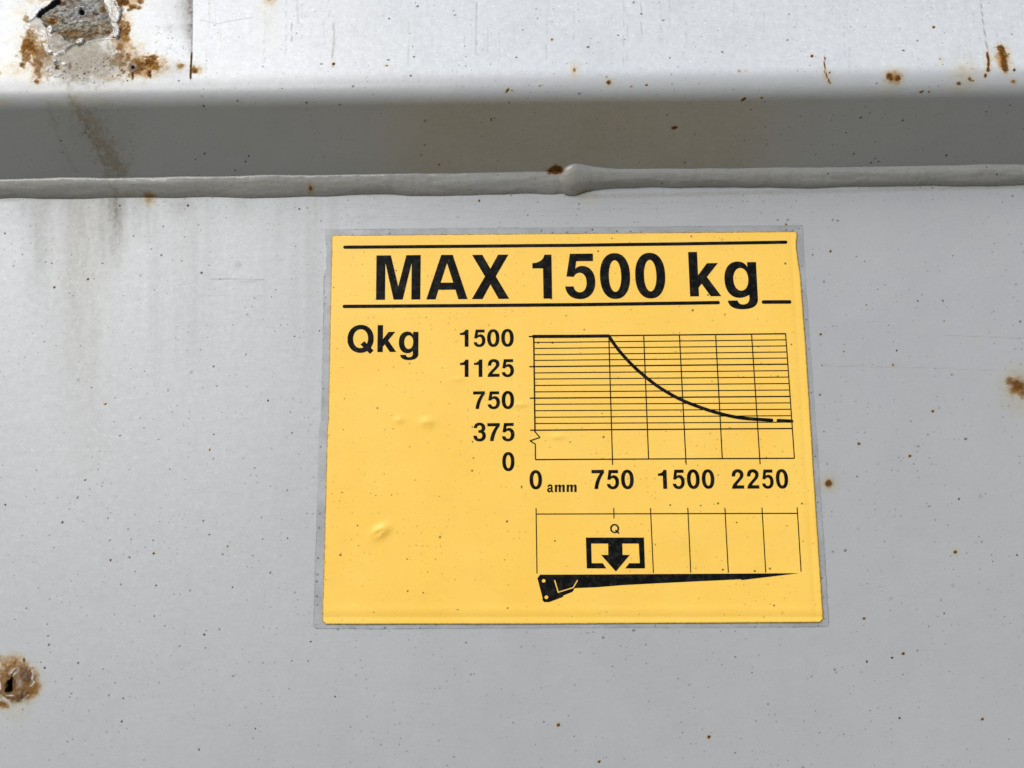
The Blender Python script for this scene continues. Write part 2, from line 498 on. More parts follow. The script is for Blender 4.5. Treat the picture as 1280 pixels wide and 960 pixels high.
DOTS = [(267,458,1.5),(78,653,2),(97,622,1.5),(135,648,1.4),(150,544.6,1.4),(127.5,608,1.1),(160,661,1.1),(338,716,1.5),
        (369,741,1.3),(254,651,1.5),(237.5,738,1.3),(206,782.5,1.2),(33,760,1.2),(266.7,573.7,1.1),(210,488,1.3),(252,341,2.0),
        (235,257,1.8),(167,295,1.3),(204,283,1.2),(201.7,319,1.6),(1025,493.4,1.8),(1207,548.7,1.9),(1147.5,558,1.5),(1056.6,688,1.9),
        (1161,633,1.3),(1190,468,1.3),(1227.5,677,1.2),(754,797,1.7),(792,788,1.8),(1147,813,1.2),(1044,837,1.4),(1045,841,1.2),
        (861,856,1.2),(919,941,1.4),(1114,748,1.3),(522,8,1.7),(569,19,1.5),(485.4,75,1.6),(402,80,1.5),(792,3,1.6),(829,25.4,1.6),
        (735,58.7,1.8),(724,117,1.5),(441,108,1.6),(984,50,1.4),(1147,51,1.3),(986,18,1.2),(1076,147,1.6),(1183,194,1.8),(1067,192,1.4),
        (1094,198,1.3),(1089,203,1.5),(1098,202,1.2),(256,192,1.5),(307,202,1.6),(294,213,1.4),(311,195,1.3),(297,126,1.5),(549,206,1.4),
        (531,151,1.4),(526,194,1.2),(425,131,1.4),(856,203,1.4),(1035,217,1.5),(1246,218,1.3),(97,829,1.0),(60,795,1.4),(61,806,1.8),
        (89,867,1.2),(136,869,1.3),(98,828.6,1.5),(63,815,1.0),(985,275,1.6),(1047,276,1.4),(1041,275,1.4),(1030,352,1.5),(972,275,1.2),
        (660,269,1.2),(671,253,1.0),(724,255,1.2),(1266,245,1.4),(87,366,0.9),(28,318,1.1),(17,333,1.0),(275,349,0.9),(318,373,1.1)]
BROWN = [(192,691.7,1.6),(138,700,1.3),(284.6,683,1.1),(1116,456,1.5),(1166,514,2.0),(1137,570,1.8),(1080,773,1.5),(1129,817,2.0),
         (698,906,2.3),(886,921,2.4),(749,952,1.8),(1228,899,2.0),(110,349,1.6),(68,359,1.6),(1038,314,1.7),(1026,418,1.3),(1074,555,1.7),
         (417,80,2.2),(690,49.5,1.7),(1167,34,1.7),(1015,70,2.0),(483,82,1.2),(599,251,1.4),(1073,554,1.3),(150,257,1.0),(262,562,1.2),(359,613,1.2)]

def dots(W):
    for x, y, r in DOTS:
        W.blob('dark', x, y, r * 0.95, r * 0.9, 0.95, 0, 0.4, 0.2)
    for x, y, r in BROWN:
        W.blob('rust', x, y, r * 1.1, None, 1.0, 0, 0.4, 0.2)
        W.blob('stain_and_reflection', x, y, r * 2.6, None, 0.35, 0, 0.0, 0.15)

def wear_and_light_plate(u, v):
    W = WearAndLight(u, v); L = W.L
    # chalky bloom mixed with painted sky sheen, strongest upper left
    c = sstep(800, 60, u) * sstep(1200, 250, v) * 0.84 + 0.04
    L['chalk_and_sheen'] = np.clip(c + 0.10 * (fbm(u / 60, v / 90, 5) - 0.5), 0, 1)
    # dirt washed down from the weld
    fall = sstep(560, 248, v)
    col = np.zeros_like(u)
    for cx, wd, am, ln in ((52, 18, .30, 460), (98, 24, .32, 600), (118, 12, .22, 680), (144, 14, .60, 380), (152, 7, .35, 330), (122, 40, .22, 420),
                           (130, 10, .38, 420), (172, 10, .22, 330), (186, 5, .22, 340), (228, 22, .22, 300), (30, 8, .18, 330), (88, 5, .20, 520), (300, 20, .12, 300), (350, 12, .10, 420), (372, 10, .08, 480)):
        wig = cx + 3 * (fbm(v / 40, v * 0 + cx, 2) - 0.5) - (v - 250) * 0.02
        col = np.maximum(col, am * np.exp(-((u - wig) / wd) ** 2) * sstep(ln, 250, v))
    L['grime_and_shade'] = np.maximum(L['grime_and_shade'], 1.2 * col * (0.6 + 0.9 * (fbm(u / 5, v / 22, 8) - 0.2)))
    band = fbm(u / 16, v / 420 + 3, 91, 3) * sstep(760, 300, v) * sstep(620, 380, u)
    L['grime_and_shade'] = np.maximum(L['grime_and_shade'], 0.42 * np.clip(band - 0.45, 0, 1))
    L['stain_and_reflection'] = np.maximum(L['stain_and_reflection'], 0.10 * np.exp(-((u - 105) / 38) ** 2) * sstep(760, 330, v))
    W.line('grime_and_shade', [(0, 250), (200, 246), (700, 240), (720, 246), (1280, 233)], 5, 0.30, 0.5, 0.9)
    W.blob('stain_and_reflection', 186, 250, 12, 9, 0.95, 0, 0.1)
    W.blob('stain_and_reflection', 735, 246, 16, 7, 0.35); W.blob('stain_and_reflection', 740, 252, 14, 8, 0.2)
    r2 = np.random.default_rng(11)
    for _ in range(160):
        x = r2.uniform(0, 1280); W.blob('grime_and_shade', x, 250 - x * 0.0115 + abs(r2.normal(0, 14)), r2.uniform(.6, 1.3), None, r2.uniform(.3, .8))
    # rusty spots
    W.spot(1273, 481, 13, 30, 0.62, 0.6); W.spot(1262, 476, 7, 0, 0.55); W.spot(1280, 492, 10, 0, 0.55)
    W.blob('stain_and_reflection', 1272, 485, 20, 18, 1.0, 0, 0.1, 0.5); W.blob('stain_and_reflection', 1276, 496, 30, 30, 0.4, 0, 0, 0.4)
    W.spot(1036, 604, 5.5, 15, 0.75, 0.6); W.blob('stain_and_reflection', 1037, 605, 9, 8, 1.0, 0, 0.1)
    W.spot(1194, 690, 2.6, 6, 1.0, 0.6)
    W.spot(132, 505, 2.4, 4, 0.8, 0.8, 1.2, -20)
    W.blob('grime_and_shade', 239, 465, 3, None, 0.5); W.blob('grime_and_shade', 1225.6, 620, 3, None, 0.45); W.blob('grime_and_shade', 1191, 732, 3, None, 0.45)
    W.blob('grime_and_shade', 98, 475, 3.5, None, 0.5); W.blob('grime_and_shade', 297, 331, 6, None, 0.22)
    W.blob('grime_and_shade', 1073, 661, 2.5, None, 0.35)
    # fine horizontal scratches
    r3 = np.random.default_rng(22)
    for _ in range(70):
        x = r3.uniform(200, 900); y = r3.uniform(250, 285) if x > 400 else r3.uniform(255, 420); ln = r3.uniform(20, 130)
        W.line('grime_and_shade', [(x, y), (x + ln, y + r3.normal(0, .8))], r3.uniform(.6, 1.1), r3.uniform(.05, .16), 0.5, 0.8)
    for p, wd, am in (([(262, 348.5), (330, 349.5)], 1.0, .5), ([(270, 352), (320, 352)], .8, .35), ([(220, 369), (330, 370)], .8, .2), ([(1030, 457), (1150, 459.5)], 1.1, .3),
                      ([(1150, 459.5), (1270, 464)], 0.9, .2), ([(1180, 419), (1281, 423)], 1.0, .32), ([(0, 355), (60, 354)], .8, .2)):
        W.line('grime_and_shade', p, wd, am, 0.4, 0.8)
    # the blistered hole at lower left
    X, Y = 19, 851
    W.blob('stain_and_reflection', X + 2, Y + 2, 30, 31, 1.0, 0, 0.55, 0.14)
    W.blob('stain_and_reflection', X, Y + 34, 26, 20, 0.30, 0, 0.0); W.blob('stain_and_reflection', X + 2, Y + 2, 36, 36, 0.35, 0, 0.3, 0.15); W.blob('stain_and_reflection', 40, 862, 14, 20, 1.0, 20, 0.3, 0.3); W.blob('stain_and_reflection', 12, 826, 22, 10, 0.9, -10, 0.3, 0.4)
    W.blob('rust', X + 2, Y, 27, 27, 0.46, 0, 0.75, 0.15)
    W.blob('grime_and_shade', 19, 852, 24, 24, 0.2)
    W.poly('lift', [(2, 838), (10, 833), (20, 834), (28, 828), (37, 834), (42, 845), (42, 858), (35, 870), (22, 876), (9, 873), (1, 866), (-2, 850)], 0.18, 1.5, 2.5)
    W.blob('stain_and_reflection', X, Y, 24, 24, 0.62, 0, 0.6, 0.2)
    W.blob('stain_and_reflection', 14, 862, 10, 12, 0.8)
    W.blob('rust', 31, 866, 8, 5, 0.5, -20); W.blob('rust', 6, 856, 4, 9, 0.42, 0); W.blob('rust', 43, 856, 3, 14, 0.45, 8)
    W.blob('flake', 19, 839, 7, 4.5, 0.62, -30, 0.2)
    W.blob('flake', 26, 853, 6, 8, 0.18, 0)
    W.blob('rust', 33, 842, 9, 13, 0.72, -15, 0.5, 0.3)
    W.blob('lift', 33, 842, 3, 7, 0.5, -15, 0.3, 0.5)
    W.blob('rust', 29, 865, 6, 4, 0.6); W.blob('rust', 4, 880, 9, 6, 0.6, 20); W.blob('stain_and_reflection', 5, 881, 12, 9, 0.9)
    W.blob('stain_and_reflection', 45, 850, 5, 18, 0.8, -10, 0.1); W.blob('rust', 30, 825, 2.5, 4, 0.7); W.blob('rust', 18, 828, 4, 3, 0.6)
    for p, wd in (([(40, 836), (42, 843), (41, 847), (43, 853), (39.5, 857)], 1.5), ([(8, 868), (12, 869.3), (15, 869), (21, 868)], 0.9), ([(4, 872), (12, 877)], 1.8),
                  ([(20, 877), (25, 877), (30, 873), (37, 868)], 0.9), ([(-2, 842), (2, 860)], 2)):
        W.line('flake', p, wd, 0.8, 1.2)
    W.poly('bare', [(15, 845), (20, 845), (23, 852), (22, 862), (19, 867), (10, 867), (8, 864), (14, 858)], 0.9, 0.8)
    hole = [(10, 850), (14.6, 848.5), (17, 851), (16.2, 857), (16.2, 864), (12, 866), (7.5, 864.5), (7, 861.5), (10.6, 856)]
    W.poly('dark', hole, 1.0, 0.5, 0.6)
    W.line('dark', [(15.4, 848), (17.5, 841), (22.5, 835.5)], 1.3, 0.95, 0.2, 0.5)
    W.line('dark', [(10.5, 842), (13, 846)], 1.0, 0.8, 0.2, 0.5)
    W.poly('rust', [(2, 868), (12, 874), (24, 877), (36, 870), (40, 858), (32, 864), (20, 870), (6, 866)], 0.62, 1.5, 2)
    W.clear(('flake', 'lift', 'bare'), L['dark'])
    # relief: raised blister, sunk hole
    W.blob('h', X, Y + 1, 27, 26, 0.0011, 0, 0.35, 0.12)
    W.poly('h', [(15, 845), (20, 845), (23, 852), (22, 862), (19, 867), (10, 867), (8, 864), (6, 858)], -0.0009, 0.4, 1.5)
    W.poly('h', hole, -0.0012, 0.3, 1.2)
    i = W.sub(-20, 60, 810, 900)
    L['h'][i] += 0.0007 * (fbm(u[i] / 4, v[i] / 4, 12) - 0.5) * sstep(32, 18, np.hypot(u[i] - X, v[i] - Y))
    dots(W)
    return W

def wear_and_light_channel(u, v):
    W = WearAndLight(u, v); L = W.L
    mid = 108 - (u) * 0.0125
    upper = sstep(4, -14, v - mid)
    L['chalk_and_sheen'] = upper * np.clip(1.0 + 0.4 * (fbm(u / 50, v / 50, 5) - 0.5), 0, 1)  # chalk plus painted sky sheen over the upper face
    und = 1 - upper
    # warm reflection painted onto the underside, middle stretch
    L['stain_and_reflection'] = np.maximum(L['stain_and_reflection'], und * 0.50 * sstep(400, 560, u) * sstep(1060, 900, u) * sstep(118, 130, v) * (0.8 + 0.3 * (fbm(u / 50, v / 30, 6) - 0.5)))
    L['stain_and_reflection'] = np.maximum(L['stain_and_reflection'], und * 0.10 * sstep(118, 130, v))
    # wash marks on the underside
    W.line('grime_and_shade', [(88, 122), (98, 140), (112, 170), (135, 210), (140, 232)], 8, 0.50, 1.2, 0.98)
    W.line('grime_and_shade', [(108, 150), (128, 180), (150, 212)], 24, 0.56, 1.0, 0.98); W.blob('grime_and_shade', 120, 168, 70, 60, 0.20, 0, 0, .3)
    W.line('grime_and_shade', [(104, 150), (118, 178), (132, 206)], 5, 0.68, 1.2, 0.98)
    W.line('grime_and_shade', [(60, 128), (72, 170), (94, 212)], 7, 0.24, 0.8, 0.98)
    W.blob('rust', 694, 212, 12, 6, 0.85, -8, 0.5, 0.35); W.blob('stain_and_reflection', 694, 211, 16, 9, 0.6)
    W.line('grime_and_shade', [(112, 135), (150, 170), (165, 200)], 10, 0.12, 0.8, 0.95)
    W.line('stain_and_reflection', [(92, 125), (108, 150), (128, 180), (150, 214)], 28, 0.38, 0.9, 0.98); W.blob('stain_and_reflection', 100, 130, 60, 16, 0.3, 0, 0, .4); W.blob('stain_and_reflection', 60, 150, 60, 40, 0.18, 0, 0, .3)
    W.blob('stain_and_reflection', 5, 128, 14, 9, 0.35)
    # ---- torn corner
    W.blob('grime_and_shade', 108, 82, 66, 24, 0.46, 0, 0.5, 0.3)
    W.blob('lift', 54, 74, 11, 30, 0.18, 12, 0.3, 0.4); W.blob('lift', 147, 50, 9, 34, 0.18, -6, 0.3, 0.4); W.blob('lift', 100, 82, 52, 22, 0.30, 0, 0.4, 0.4)
    W.blob('stain_and_reflection', 100, 84, 74, 26, 0.30, 0, 0.3, 0.4)
    W.blob('grime_and_shade', 100, 66, 40, 30, 0.60, 0, 0.5, 0.3)
    W.blob('grime_and_shade', 210, 88, 40, 14, 0.22, 0, 0.2)
    W.blob('stain_and_reflection', 50, 72, 22, 36, 0.85, 20, 0.3, 0.35)
    W.blob('stain_and_reflection', 38, 60, 18, 22, 1.0, 0, 0.3, 0.5); W.blob('stain_and_reflection', 45, 90, 18, 18, 0.8, 0, 0.2, 0.5)
    W.blob('stain_and_reflection', 28, 84, 36, 18, 0.66, 0, 0.0, 0.4)
    W.blob('stain_and_reflection', 10, 92, 22, 10, 0.45, 0, 0.0, 0.4)
    W.blob('stain_and_reflection', 152, 46, 17, 40, 1.0, -14, 0.4, 0.45)
    W.blob('stain_and_reflection', 164, 66, 26, 20, 0.72, 20, 0.1, 0.4)
    W.blob('stain_and_reflection', 178, 83, 38, 19, 1.0, -4, 0.3, 0.4); W.blob('stain_and_reflection', 190, 80, 20, 13, 1.0, 0, 0.4, 0.4)
    W.blob('stain_and_reflection', 140, 95, 34, 8, 0.45, 0, 0.1, 0.5)
    W.blob('stain_and_reflection', 48, 102, 9, 6, 0.9); W.blob('stain_and_reflection', 28, 22, 10, 14, 0.45, 0, 0.1, 0.5)
    W.blob('stain_and_reflection', 165, 2, 22, 12, 0.95, 0, 0.3, 0.4); W.blob('stain_and_reflection', 225, 83, 10, 8, 0.8, 0, 0.2, 0.3)
    W.blob('stain_and_reflection', 246, 87, 11, 9, 0.9, 0, 0.2, 0.3); W.blob('stain_and_reflection', 30, 8, 12, 6, 0.3)
    W.blob('stain_and_reflection', 60, -6, 50, 14, 0.8, 0, 0.2, 0.5); W.blob('stain_and_reflection', 0, 92, 5, 5, 0.8)
    for x, y, a, b, am in ((40, 50, 13, 18, .5), (34, 70, 14, 10, .5), (52, 66, 10, 24, .42), (150, 74, 18, 14, .44), (38, 58, 13, 13, .60), (28, 82, 5, 5, .62), (46, 102, 4, 4, .6), (157, 38, 9, 17, .58), (150, 60, 6, 7, .48), (174, 82, 22, 12, .56), (188, 76, 11, 10, .62),
                           (187, 92, 3, 7, .72), (166, 94, 1.6, 6, .75), (195, 84, 8, 5, .52), (153, 3, 9, 7, .85), (168, 9, 10, 4, .62), (176, 2, 5, 5, .65), (162, 12, 5, 3, .6), (152, 12, 6, 9, .50),
                           (226, 82, 5, 4, .46), (243, 87, 5, 7, .62), (88, 82, 3, 7, .52), (33, 24, 5, 7, .5), (45, 66, 9, 9, .45), (28, 60, 3.5, 3.5, .5), (48, 82, 9, 20, .50), (60, -4, 10, 5, .7), (80, 1, 12, 4, .7)):
        W.blob('rust', x, y, a, b, am, 0, 0.3, 0.5)
    W.blob('rust', 71, 84, 3, 4, 0.9)
    # speckled rust crumbs below the tear
    r2 = np.random.default_rng(3)
    for _ in range(70):
        W.blob('rust', r2.uniform(60, 165), r2.uniform(72, 106), r2.uniform(.7, 1.8), None, r2.uniform(.5, .9))
    for _ in range(50):
        W.blob('grime_and_shade', r2.uniform(195, 245), r2.uniform(30, 80), r2.uniform(.6, 1.3), None, r2.uniform(.3, .8))
    for x, y, a, b, am in ((42, 62, 24, 30, .85), (50, 92, 24, 14, .75), (24, 88, 22, 14, .6), (36, 44, 14, 16, .7), (158, 34, 12, 26, .9), (166, 62, 20, 20, .65),
                           (182, 82, 28, 17, .9), (204, 84, 14, 9, .6), (140, 96, 40, 9, .6), (24, 16, 16, 12, .5), (44, 34, 10, 12, .8)):
        W.blob('stain_and_reflection', x, y, a, b, am, 0, 0.15, 0.45)
    W.blob('stain_and_reflection', 100, 70, 95, 48, 0.42, 0, 0.2, 0.4); W.blob('stain_and_reflection', 40, 60, 40, 46, 0.40, 0, 0.1, 0.4)
    W.blob('grime_and_shade', 104, 76, 62, 32, 0.66, 0, 0.4, 0.3)
    W.blob('lift', 128, 78, 22, 12, 0.35, 0, 0.3, 0.5); W.blob('lift', 86, 92, 26, 9, 0.35, 0, 0.3, 0.5)
    W.blob('grime_and_shade', 140, 84, 60, 18, 0.40, 0, 0.3, 0.3)
    W.blob('grime_and_shade', 54, 74, 10, 26, 0.30, 10, 0.4, 0.4); W.blob('grime_and_shade', 149, 44, 8, 34, 0.34, -8, 0.4, 0.4)
    TEAR = [(45, 20), (51, 12), (62, 5), (68, 1), (72, -8), (84, -22), (132, -22), (128, -8), (131, 8), (136, 15), (138, 28), (142, 38), (139, 43), (125, 46.5), (110, 51), (101, 50),
            (96, 56), (89, 54), (80, 50), (77, 44), (70, 42), (62, 37), (57, 36), (53, 27)]
    W.poly('lift', [(57, 36), (66, 40), (80, 52), (92, 56), (84, 64), (72, 69), (62, 60), (60, 48)], 0.9, 1.0, 1.2)
    W.poly('lift', [(36, 27), (46, 21), (54, 28), (57, 38), (48, 38), (40, 34)], 0.85, 1.2, 1.2)
    W.poly('bare', TEAR, 1.0, 1.0, 0.7)
    for c_ in ('rust', 'stain_and_reflection', 'lift'):
        L[c_] = L[c_] * (1 - 0.75 * L['bare'])
    W.blob('stain_and_reflection', 86, 40, 24, 13, 0.75, 0, 0.2, 0.5); W.blob('stain_and_reflection', 118, 36, 22, 14, 0.55, 0, 0.2, 0.5); W.blob('stain_and_reflection', 66, 24, 14, 10, 0.8, 0, 0.2, 0.5); W.blob('grime_and_shade', 80, 44, 20, 8, 0.5)
    W.blob('rust', 128, 10, 6, 7, 0.62); W.blob('rust', 86, 38, 7, 6, 0.48); W.blob('rust', 62, 26, 7, 4, 0.7); W.blob('rust', 134, 38, 4, 3, 0.6)
    W.blob('rust', 108, 44, 9, 4, 0.5, -20); W.blob('rust', 76, 2, 8, 4, 0.7)
    W.poly('dark', [(45, 20), (51, 12), (62, 5), (70, -2), (78, -6), (74, 3), (65, 9), (57, 14), (51, 20), (48, 24)], 0.97, 1.0, 0.8)
    W.blob('dark', 100.5, 13, 4.6, 4.8, 1.0, 0, 0.6, 0.25)
    for x, y, r in ((94, 20, 2.3), (109, 16, 2.4), (92, 15, 1.6), (103, 20, 1.8), (107, 10, 1.6), (97, 7, 1.2), (104, 28, 1.5), (96, 27, 1.2)):
        W.blob('dark', x, y, r, None, 0.75, 0, 0.4, 0.5)
    W.line('dark', [(105, 52), (118, 50.5), (134, 46), (142, 40)], 2.4, 0.55, 0.4, 0.8)
    W.line('dark', [(84, 62), (93, 57), (97, 55)], 2.5, 0.5, 0.4, 0.8)
    W.line('dark', [(35, 28), (41, 25), (46, 21)], 1.8, 0.6, 0.4, 0.8)
    W.line('dark', [(138, 14), (139, 28), (143, 37)], 1.6, 0.7, 0.3, 0.8)
    W.line('dark', [(76, 43), (84, 50), (94, 52)], 1.4, 0.45, 0.3, 0.8)
    # cream flaking edges left in the paint
    for p, wd, am in (([(48, 42), (56, 45), (57, 50)], 3.2, .95), ([(56, 56), (58, 63), (66, 66), (70, 70)], 3.0, .95), ([(57, 57), (62, 58)], 2.0, .9),
                      ([(70, 70), (77, 67), (81, 66)], 3, .95), ([(66, 0), (56, 4), (48, 12), (42, 20)], 5, .55), ([(93, 8), (104, 6.5)], 1.6, .9), ([(96, 25.5), (102, 25)], 2.0, .95),
                      ([(84, 28), (94, 26)], 1.5, .8), ([(62, 44), (66, 47)], 2.5, .8), ([(32, 34), (36, 36)], 4, .6), ([(95, 53), (105, 51)], 3, .7), ([(110, 53), (128, 49.5), (146, 48.5)], 1.6, .8),
                      ([(72, 53), (78, 56)], 2, .3)):
        W.line('flake', p, wd, am, 0.7, 0.6)
    for x, y, a, b in ((69.5, 77, 3.4, 2.3), (59.5, 87, 1.6, 2), (80, 80, 3, 2), (80.5, 85.5, 1.4, 1.4), (64, 93, 2.6, 1.6), (70, 95, 4, 1.6), (77, 93, 2.6, 1.4), (64.5, 84, 1.5, 1.5), (74, 76, 1.4, 1.2), (63, 90, 1.2, 1.0)):
        W.blob('flake', x, y, a, b, 1.0, 0, 0.5, 0.6)
    # screw hole with pale rim
    W.blob('lift', 166.5, 85, 6.2, 6.2, 0.8, 0, 0.6, 0.1); W.blob('dark', 166.5, 84.5, 2.5, 2.5, 1.0, 0, 0.5, 0.15)
    W.line('dark', [(160.5, 88), (166, 91.5), (172, 88)], 1.4, 0.4)
    W.blob('dark', 184, 79, 2.4, 1.2, 0.7); W.blob('dark', 71, 84, 1.8, 2.0, 0.55)
    # lap line and its painted shadow band at x = 240
    sh = sstep(222, 240, u) * sstep(243, 240.5, u) * sstep(80, 10, v)
    wob = 2.0 * (fbm(v / 9, v * 0, 4) - 0.5)
    edge = 240.5 - 2.0 * sstep(30, 90, v)
    g = np.exp(-np.clip(edge + wob * .3 - u, 0, 99) / (2.5 + 12 * sstep(80, -10, v))) * (u < edge + wob * .3) * sstep(84, 40, v)
    L['grime_and_shade'] = np.maximum(L['grime_and_shade'], 0.98 * g * (0.65 + 0.9 * (fbm(u / 3, v / 8, 21) - 0.1)) * (v < 100))
    W.line('dark', [(240.8, -10), (240.6, 30), (239.6, 64), (238.6, 80), (238.0, 100)], 1.3, 0.55, 0.7, 0.8)
    W.line('rust', [(239.5, 66), (238.6, 80), (238.2, 97)], 3, 0.75)
    L['h'] += -0.00035 * sstep(241.0, 239.2, u) * sstep(150, 240, u) * sstep(95, 70, v)
    # more rust along the bend
    W.blob('stain_and_reflection', 338, 1, 13, 9, 0.8, 0, 0.1, 0.3); W.blob('rust', 337, -1, 4, 2.5, 0.6)
    W.line('stain_and_reflection', [(336, 6), (334, 75)], 22, 0.22, 0.5, 0.95, True)
    W.spot(718, 88, 2.2, 8, 0.62, 0.6, 4.2); W.spot(761, 103, 3.0, 7, 1.0, 0.8, 3.4); W.spot(758, 96, 1.5, 0, .7); W.spot(789, 108, 1.8, 4, .6, .5); W.spot(808, 106, 1.8, 4, .9, .5)
    W.spot(929, 124, 5, 7, .95, .5, 2.2, -35); W.spot(952, 122, 2.3, 4, .8, .4); W.spot(843, 159.5, 5, 9, 1.0, .55, 2.6, -8); W.spot(634, 113, 4.5, 7, .8, .6, 2.0, -55)
    W.spot(614, 149.5, 1.7, 3, .9, .5, 3); W.spot(675, 107, 2.5, 4, .6, .4, 1.4, -30); W.spot(640, 113, 2, 4, .6, .4); W.spot(924, 89, 2, 4, .6, .5); W.spot(932, 89, 1.4, 3, .6, .5)
    W.line('rust', [(1030.5, 72), (1031, 90), (1037.5, 104)], 1.8, 0.85, 0.3); W.blob('stain_and_reflection', 1034, 96, 8, 15, 0.5, -15); W.line('grime_and_shade', [(1030.5, 62), (1030.5, 82)], 1.0, .5)
    W.spot(1112, 96, 6, 0, .85); W.spot(1122, 97.5, 4.5, 0, 0.8); W.blob('stain_and_reflection', 1117, 97, 17, 15, 1.0, 0, 0.1, 0.25); W.blob('stain_and_reflection', 1112, 118, 20, 12, 0.22)
    W.spot(1152, 114.5, 4.2, 0, .85, 0, 1.8, -20); W.spot(1161, 114.5, 2.0, 0, .85)
    W.spot(1198, 104, 3.6, 0, .65); W.spot(1212, 99, 3.4, 0, .7); W.spot(1216, 101, 2, 0, .7); W.blob('stain_and_reflection', 1206, 94, 26, 24, 0.5, 0, 0.0, 0.4); W.blob('stain_and_reflection', 1200, 112, 26, 12, 0.3, 0, 0, .4)
    W.line('grime_and_shade', [(1225.5, -5), (1229, 30), (1233, 55), (1235, 66)], 1.2, .75, 0.4); W.line('rust', [(1234, 66), (1235.5, 78), (1235, 88)], 3.6, 0.85); W.spot(1235, 88, 3.4, 7, .95, .6)
    W.spot(1231.5, 94.5, 2.2, 4, .9, .6, 3.4); W.blob('stain_and_reflection', 1235, 76, 7, 18, 0.5)
    W.line('rust', [(1250.5, 60), (1254, 70), (1256, 86)], 9.0, 0.72, 0.5); W.blob('stain_and_reflection', 1254, 74, 13, 23, 1.0, -10, 0.2, 0.3)
    W.line('grime_and_shade', [(1246, 40), (1248, 58)], 0.9, .35); W.spot(1267.5, 87.5, 2.0, 4, .9, .6, 3); W.spot(1266, 102, 4, 8, .6, .6, 3.6)
    W.blob('stain_and_reflection', 1176, 76, 5, 8, 0.35)
    for x, y, r in ((1175, 74, 1.3), (1178.5, 80.5, 1.3), (1170, 82, 1.2)): W.blob('rust', x, y, r, None, .8)
    # faint scratches down the face
    for p, am, wd in (([(417, 30), (418, 50), (415.5, 72)], .50, 2.0), ([(596, 3), (595, 68)], .38, 1.8), ([(511, 28), (510.5, 82)], .30, 1.0), ([(780, -5), (779, 88)], .28, .9),
                  ([(801.5, 0), (802, 52)], .38, 1.2), ([(365, 28), (364.5, 52)], .55, 1.1), ([(371, -5), (373, 30)], .26, 2.0), ([(358, -5), (357.5, 70)], .22, 1.0), ([(412, -5), (411, 22)], .28, 1.2),
                  ([(610, 30), (609, 68)], .2, .8), ([(718, 3), (717, 50)], .25, .9), ([(330, 45), (330.5, 80)], .2, 1.2), ([(250, 25), (272, 30), (290, 26), (318, 22)], .30, 1.0),
                  ([(376, 66), (440, 40), (500, 8)], .16, .8), ([(258, 62), (257, 88)], .2, 1.0), ([(377, 5), (378, 60)], .2, .8), ([(540, 20), (540, 60)], .15, 1.0)):
        W.line('grime_and_shade', p, wd, am, 0.5, 0.8)
    W.blob('grime_and_shade', 212, 34, 10, 9, 0.20, 0, 0, 0.5)
    r3 = np.random.default_rng(21)
    for _ in range(60):
        x = r3.uniform(250, 1280); y = r3.uniform(-10, 60); ln = r3.uniform(8, 50)
        W.line('grime_and_shade', [(x, y), (x + r3.normal(0, .8), y + ln)], r3.uniform(.7, 1.4), r3.uniform(.08, .26), 0.5, 0.8)
    # relief of the tear
    W.poly('h', TEAR, -0.0010, 0.6, 1.3)
    W.poly('h', [(45, 20), (51, 12), (62, 5), (70, -2), (78, -6), (74, 3), (65, 9), (57, 14), (51, 20), (48, 24)], -0.0006, 0.6, 1.2)
    W.blob('h', 100.5, 13, 3.6, 3.6, -0.0010, 0, 0.5, 0.15)
    W.blob('h', 166.5, 84.5, 2.0, 2.0, -0.0008, 0, 0.4, 0.1)
    W.blob('h', 166.5, 85, 7, 7, 0.0003, 0, 0.5, 0.1)
    W.poly('h', [(57, 36), (66, 40), (80, 52), (92, 56), (84, 64), (72, 69), (62, 60), (60, 48)], 0.0005, 0.8, 1.5)
    i = W.sub(20, 200, -40, 108)
    L['h'][i] += (0.0011 * L['bare'][i] + 0.00022 * np.clip(L['grime_and_shade'][i] + L['stain_and_reflection'][i] + L['lift'][i], 0, 1)) * (fbm(u[i] / 3.2, v[i] / 2.6, 14, 4) - 0.5)
    L['h'] += 0.0005 * L['flake']
    W.clear(('flake', 'lift', 'bare'), L['dark'])
    # big gentle unevenness of the folded sheet
    dots(W)
    return W

steel = thing('steel_beam_body', 'grey painted steel beam body with a folded channel, weld seam and rust spots', 'steel beam')

xs = axis_x()
# lower plate
zr = np.concatenate([np.array([0.010, 0.005]), np.arange(0.0, -0.012, -0.0004), np.arange(-0.012, -0.245, -0.00045), np.array([-0.26, -0.30, -0.40, -0.6, -0.601])])
Xg, Zr = np.meshgrid(xs, zr)
Xg = Xg.ravel(); Zr = Zr.ravel()
P = np.stack([Xg, np.zeros_like(Xg), joint_z(Xg) + Zr], 1)
uvp = project(P)
W = wear_and_light_plate(uvp[:, 0], uvp[:, 1])
warp = 0.00022 * (fbm(Xg * 14, Zr * 14, 40, 3) - 0.5) + 0.00008 * (fbm(Xg * 60, Zr * 60, 41, 2) - 0.5)
P[:, 1] -= W.L['h'] + warp
last = Zr < -0.6005
P[last, 1] = 0.08
plate = mesh_obj('face_plate', P, grid_faces(len(zr), len(xs), True), M_PAINT, steel, uv=np.stack([Xg, P[:, 2]], 1), attrs=W.attrs())

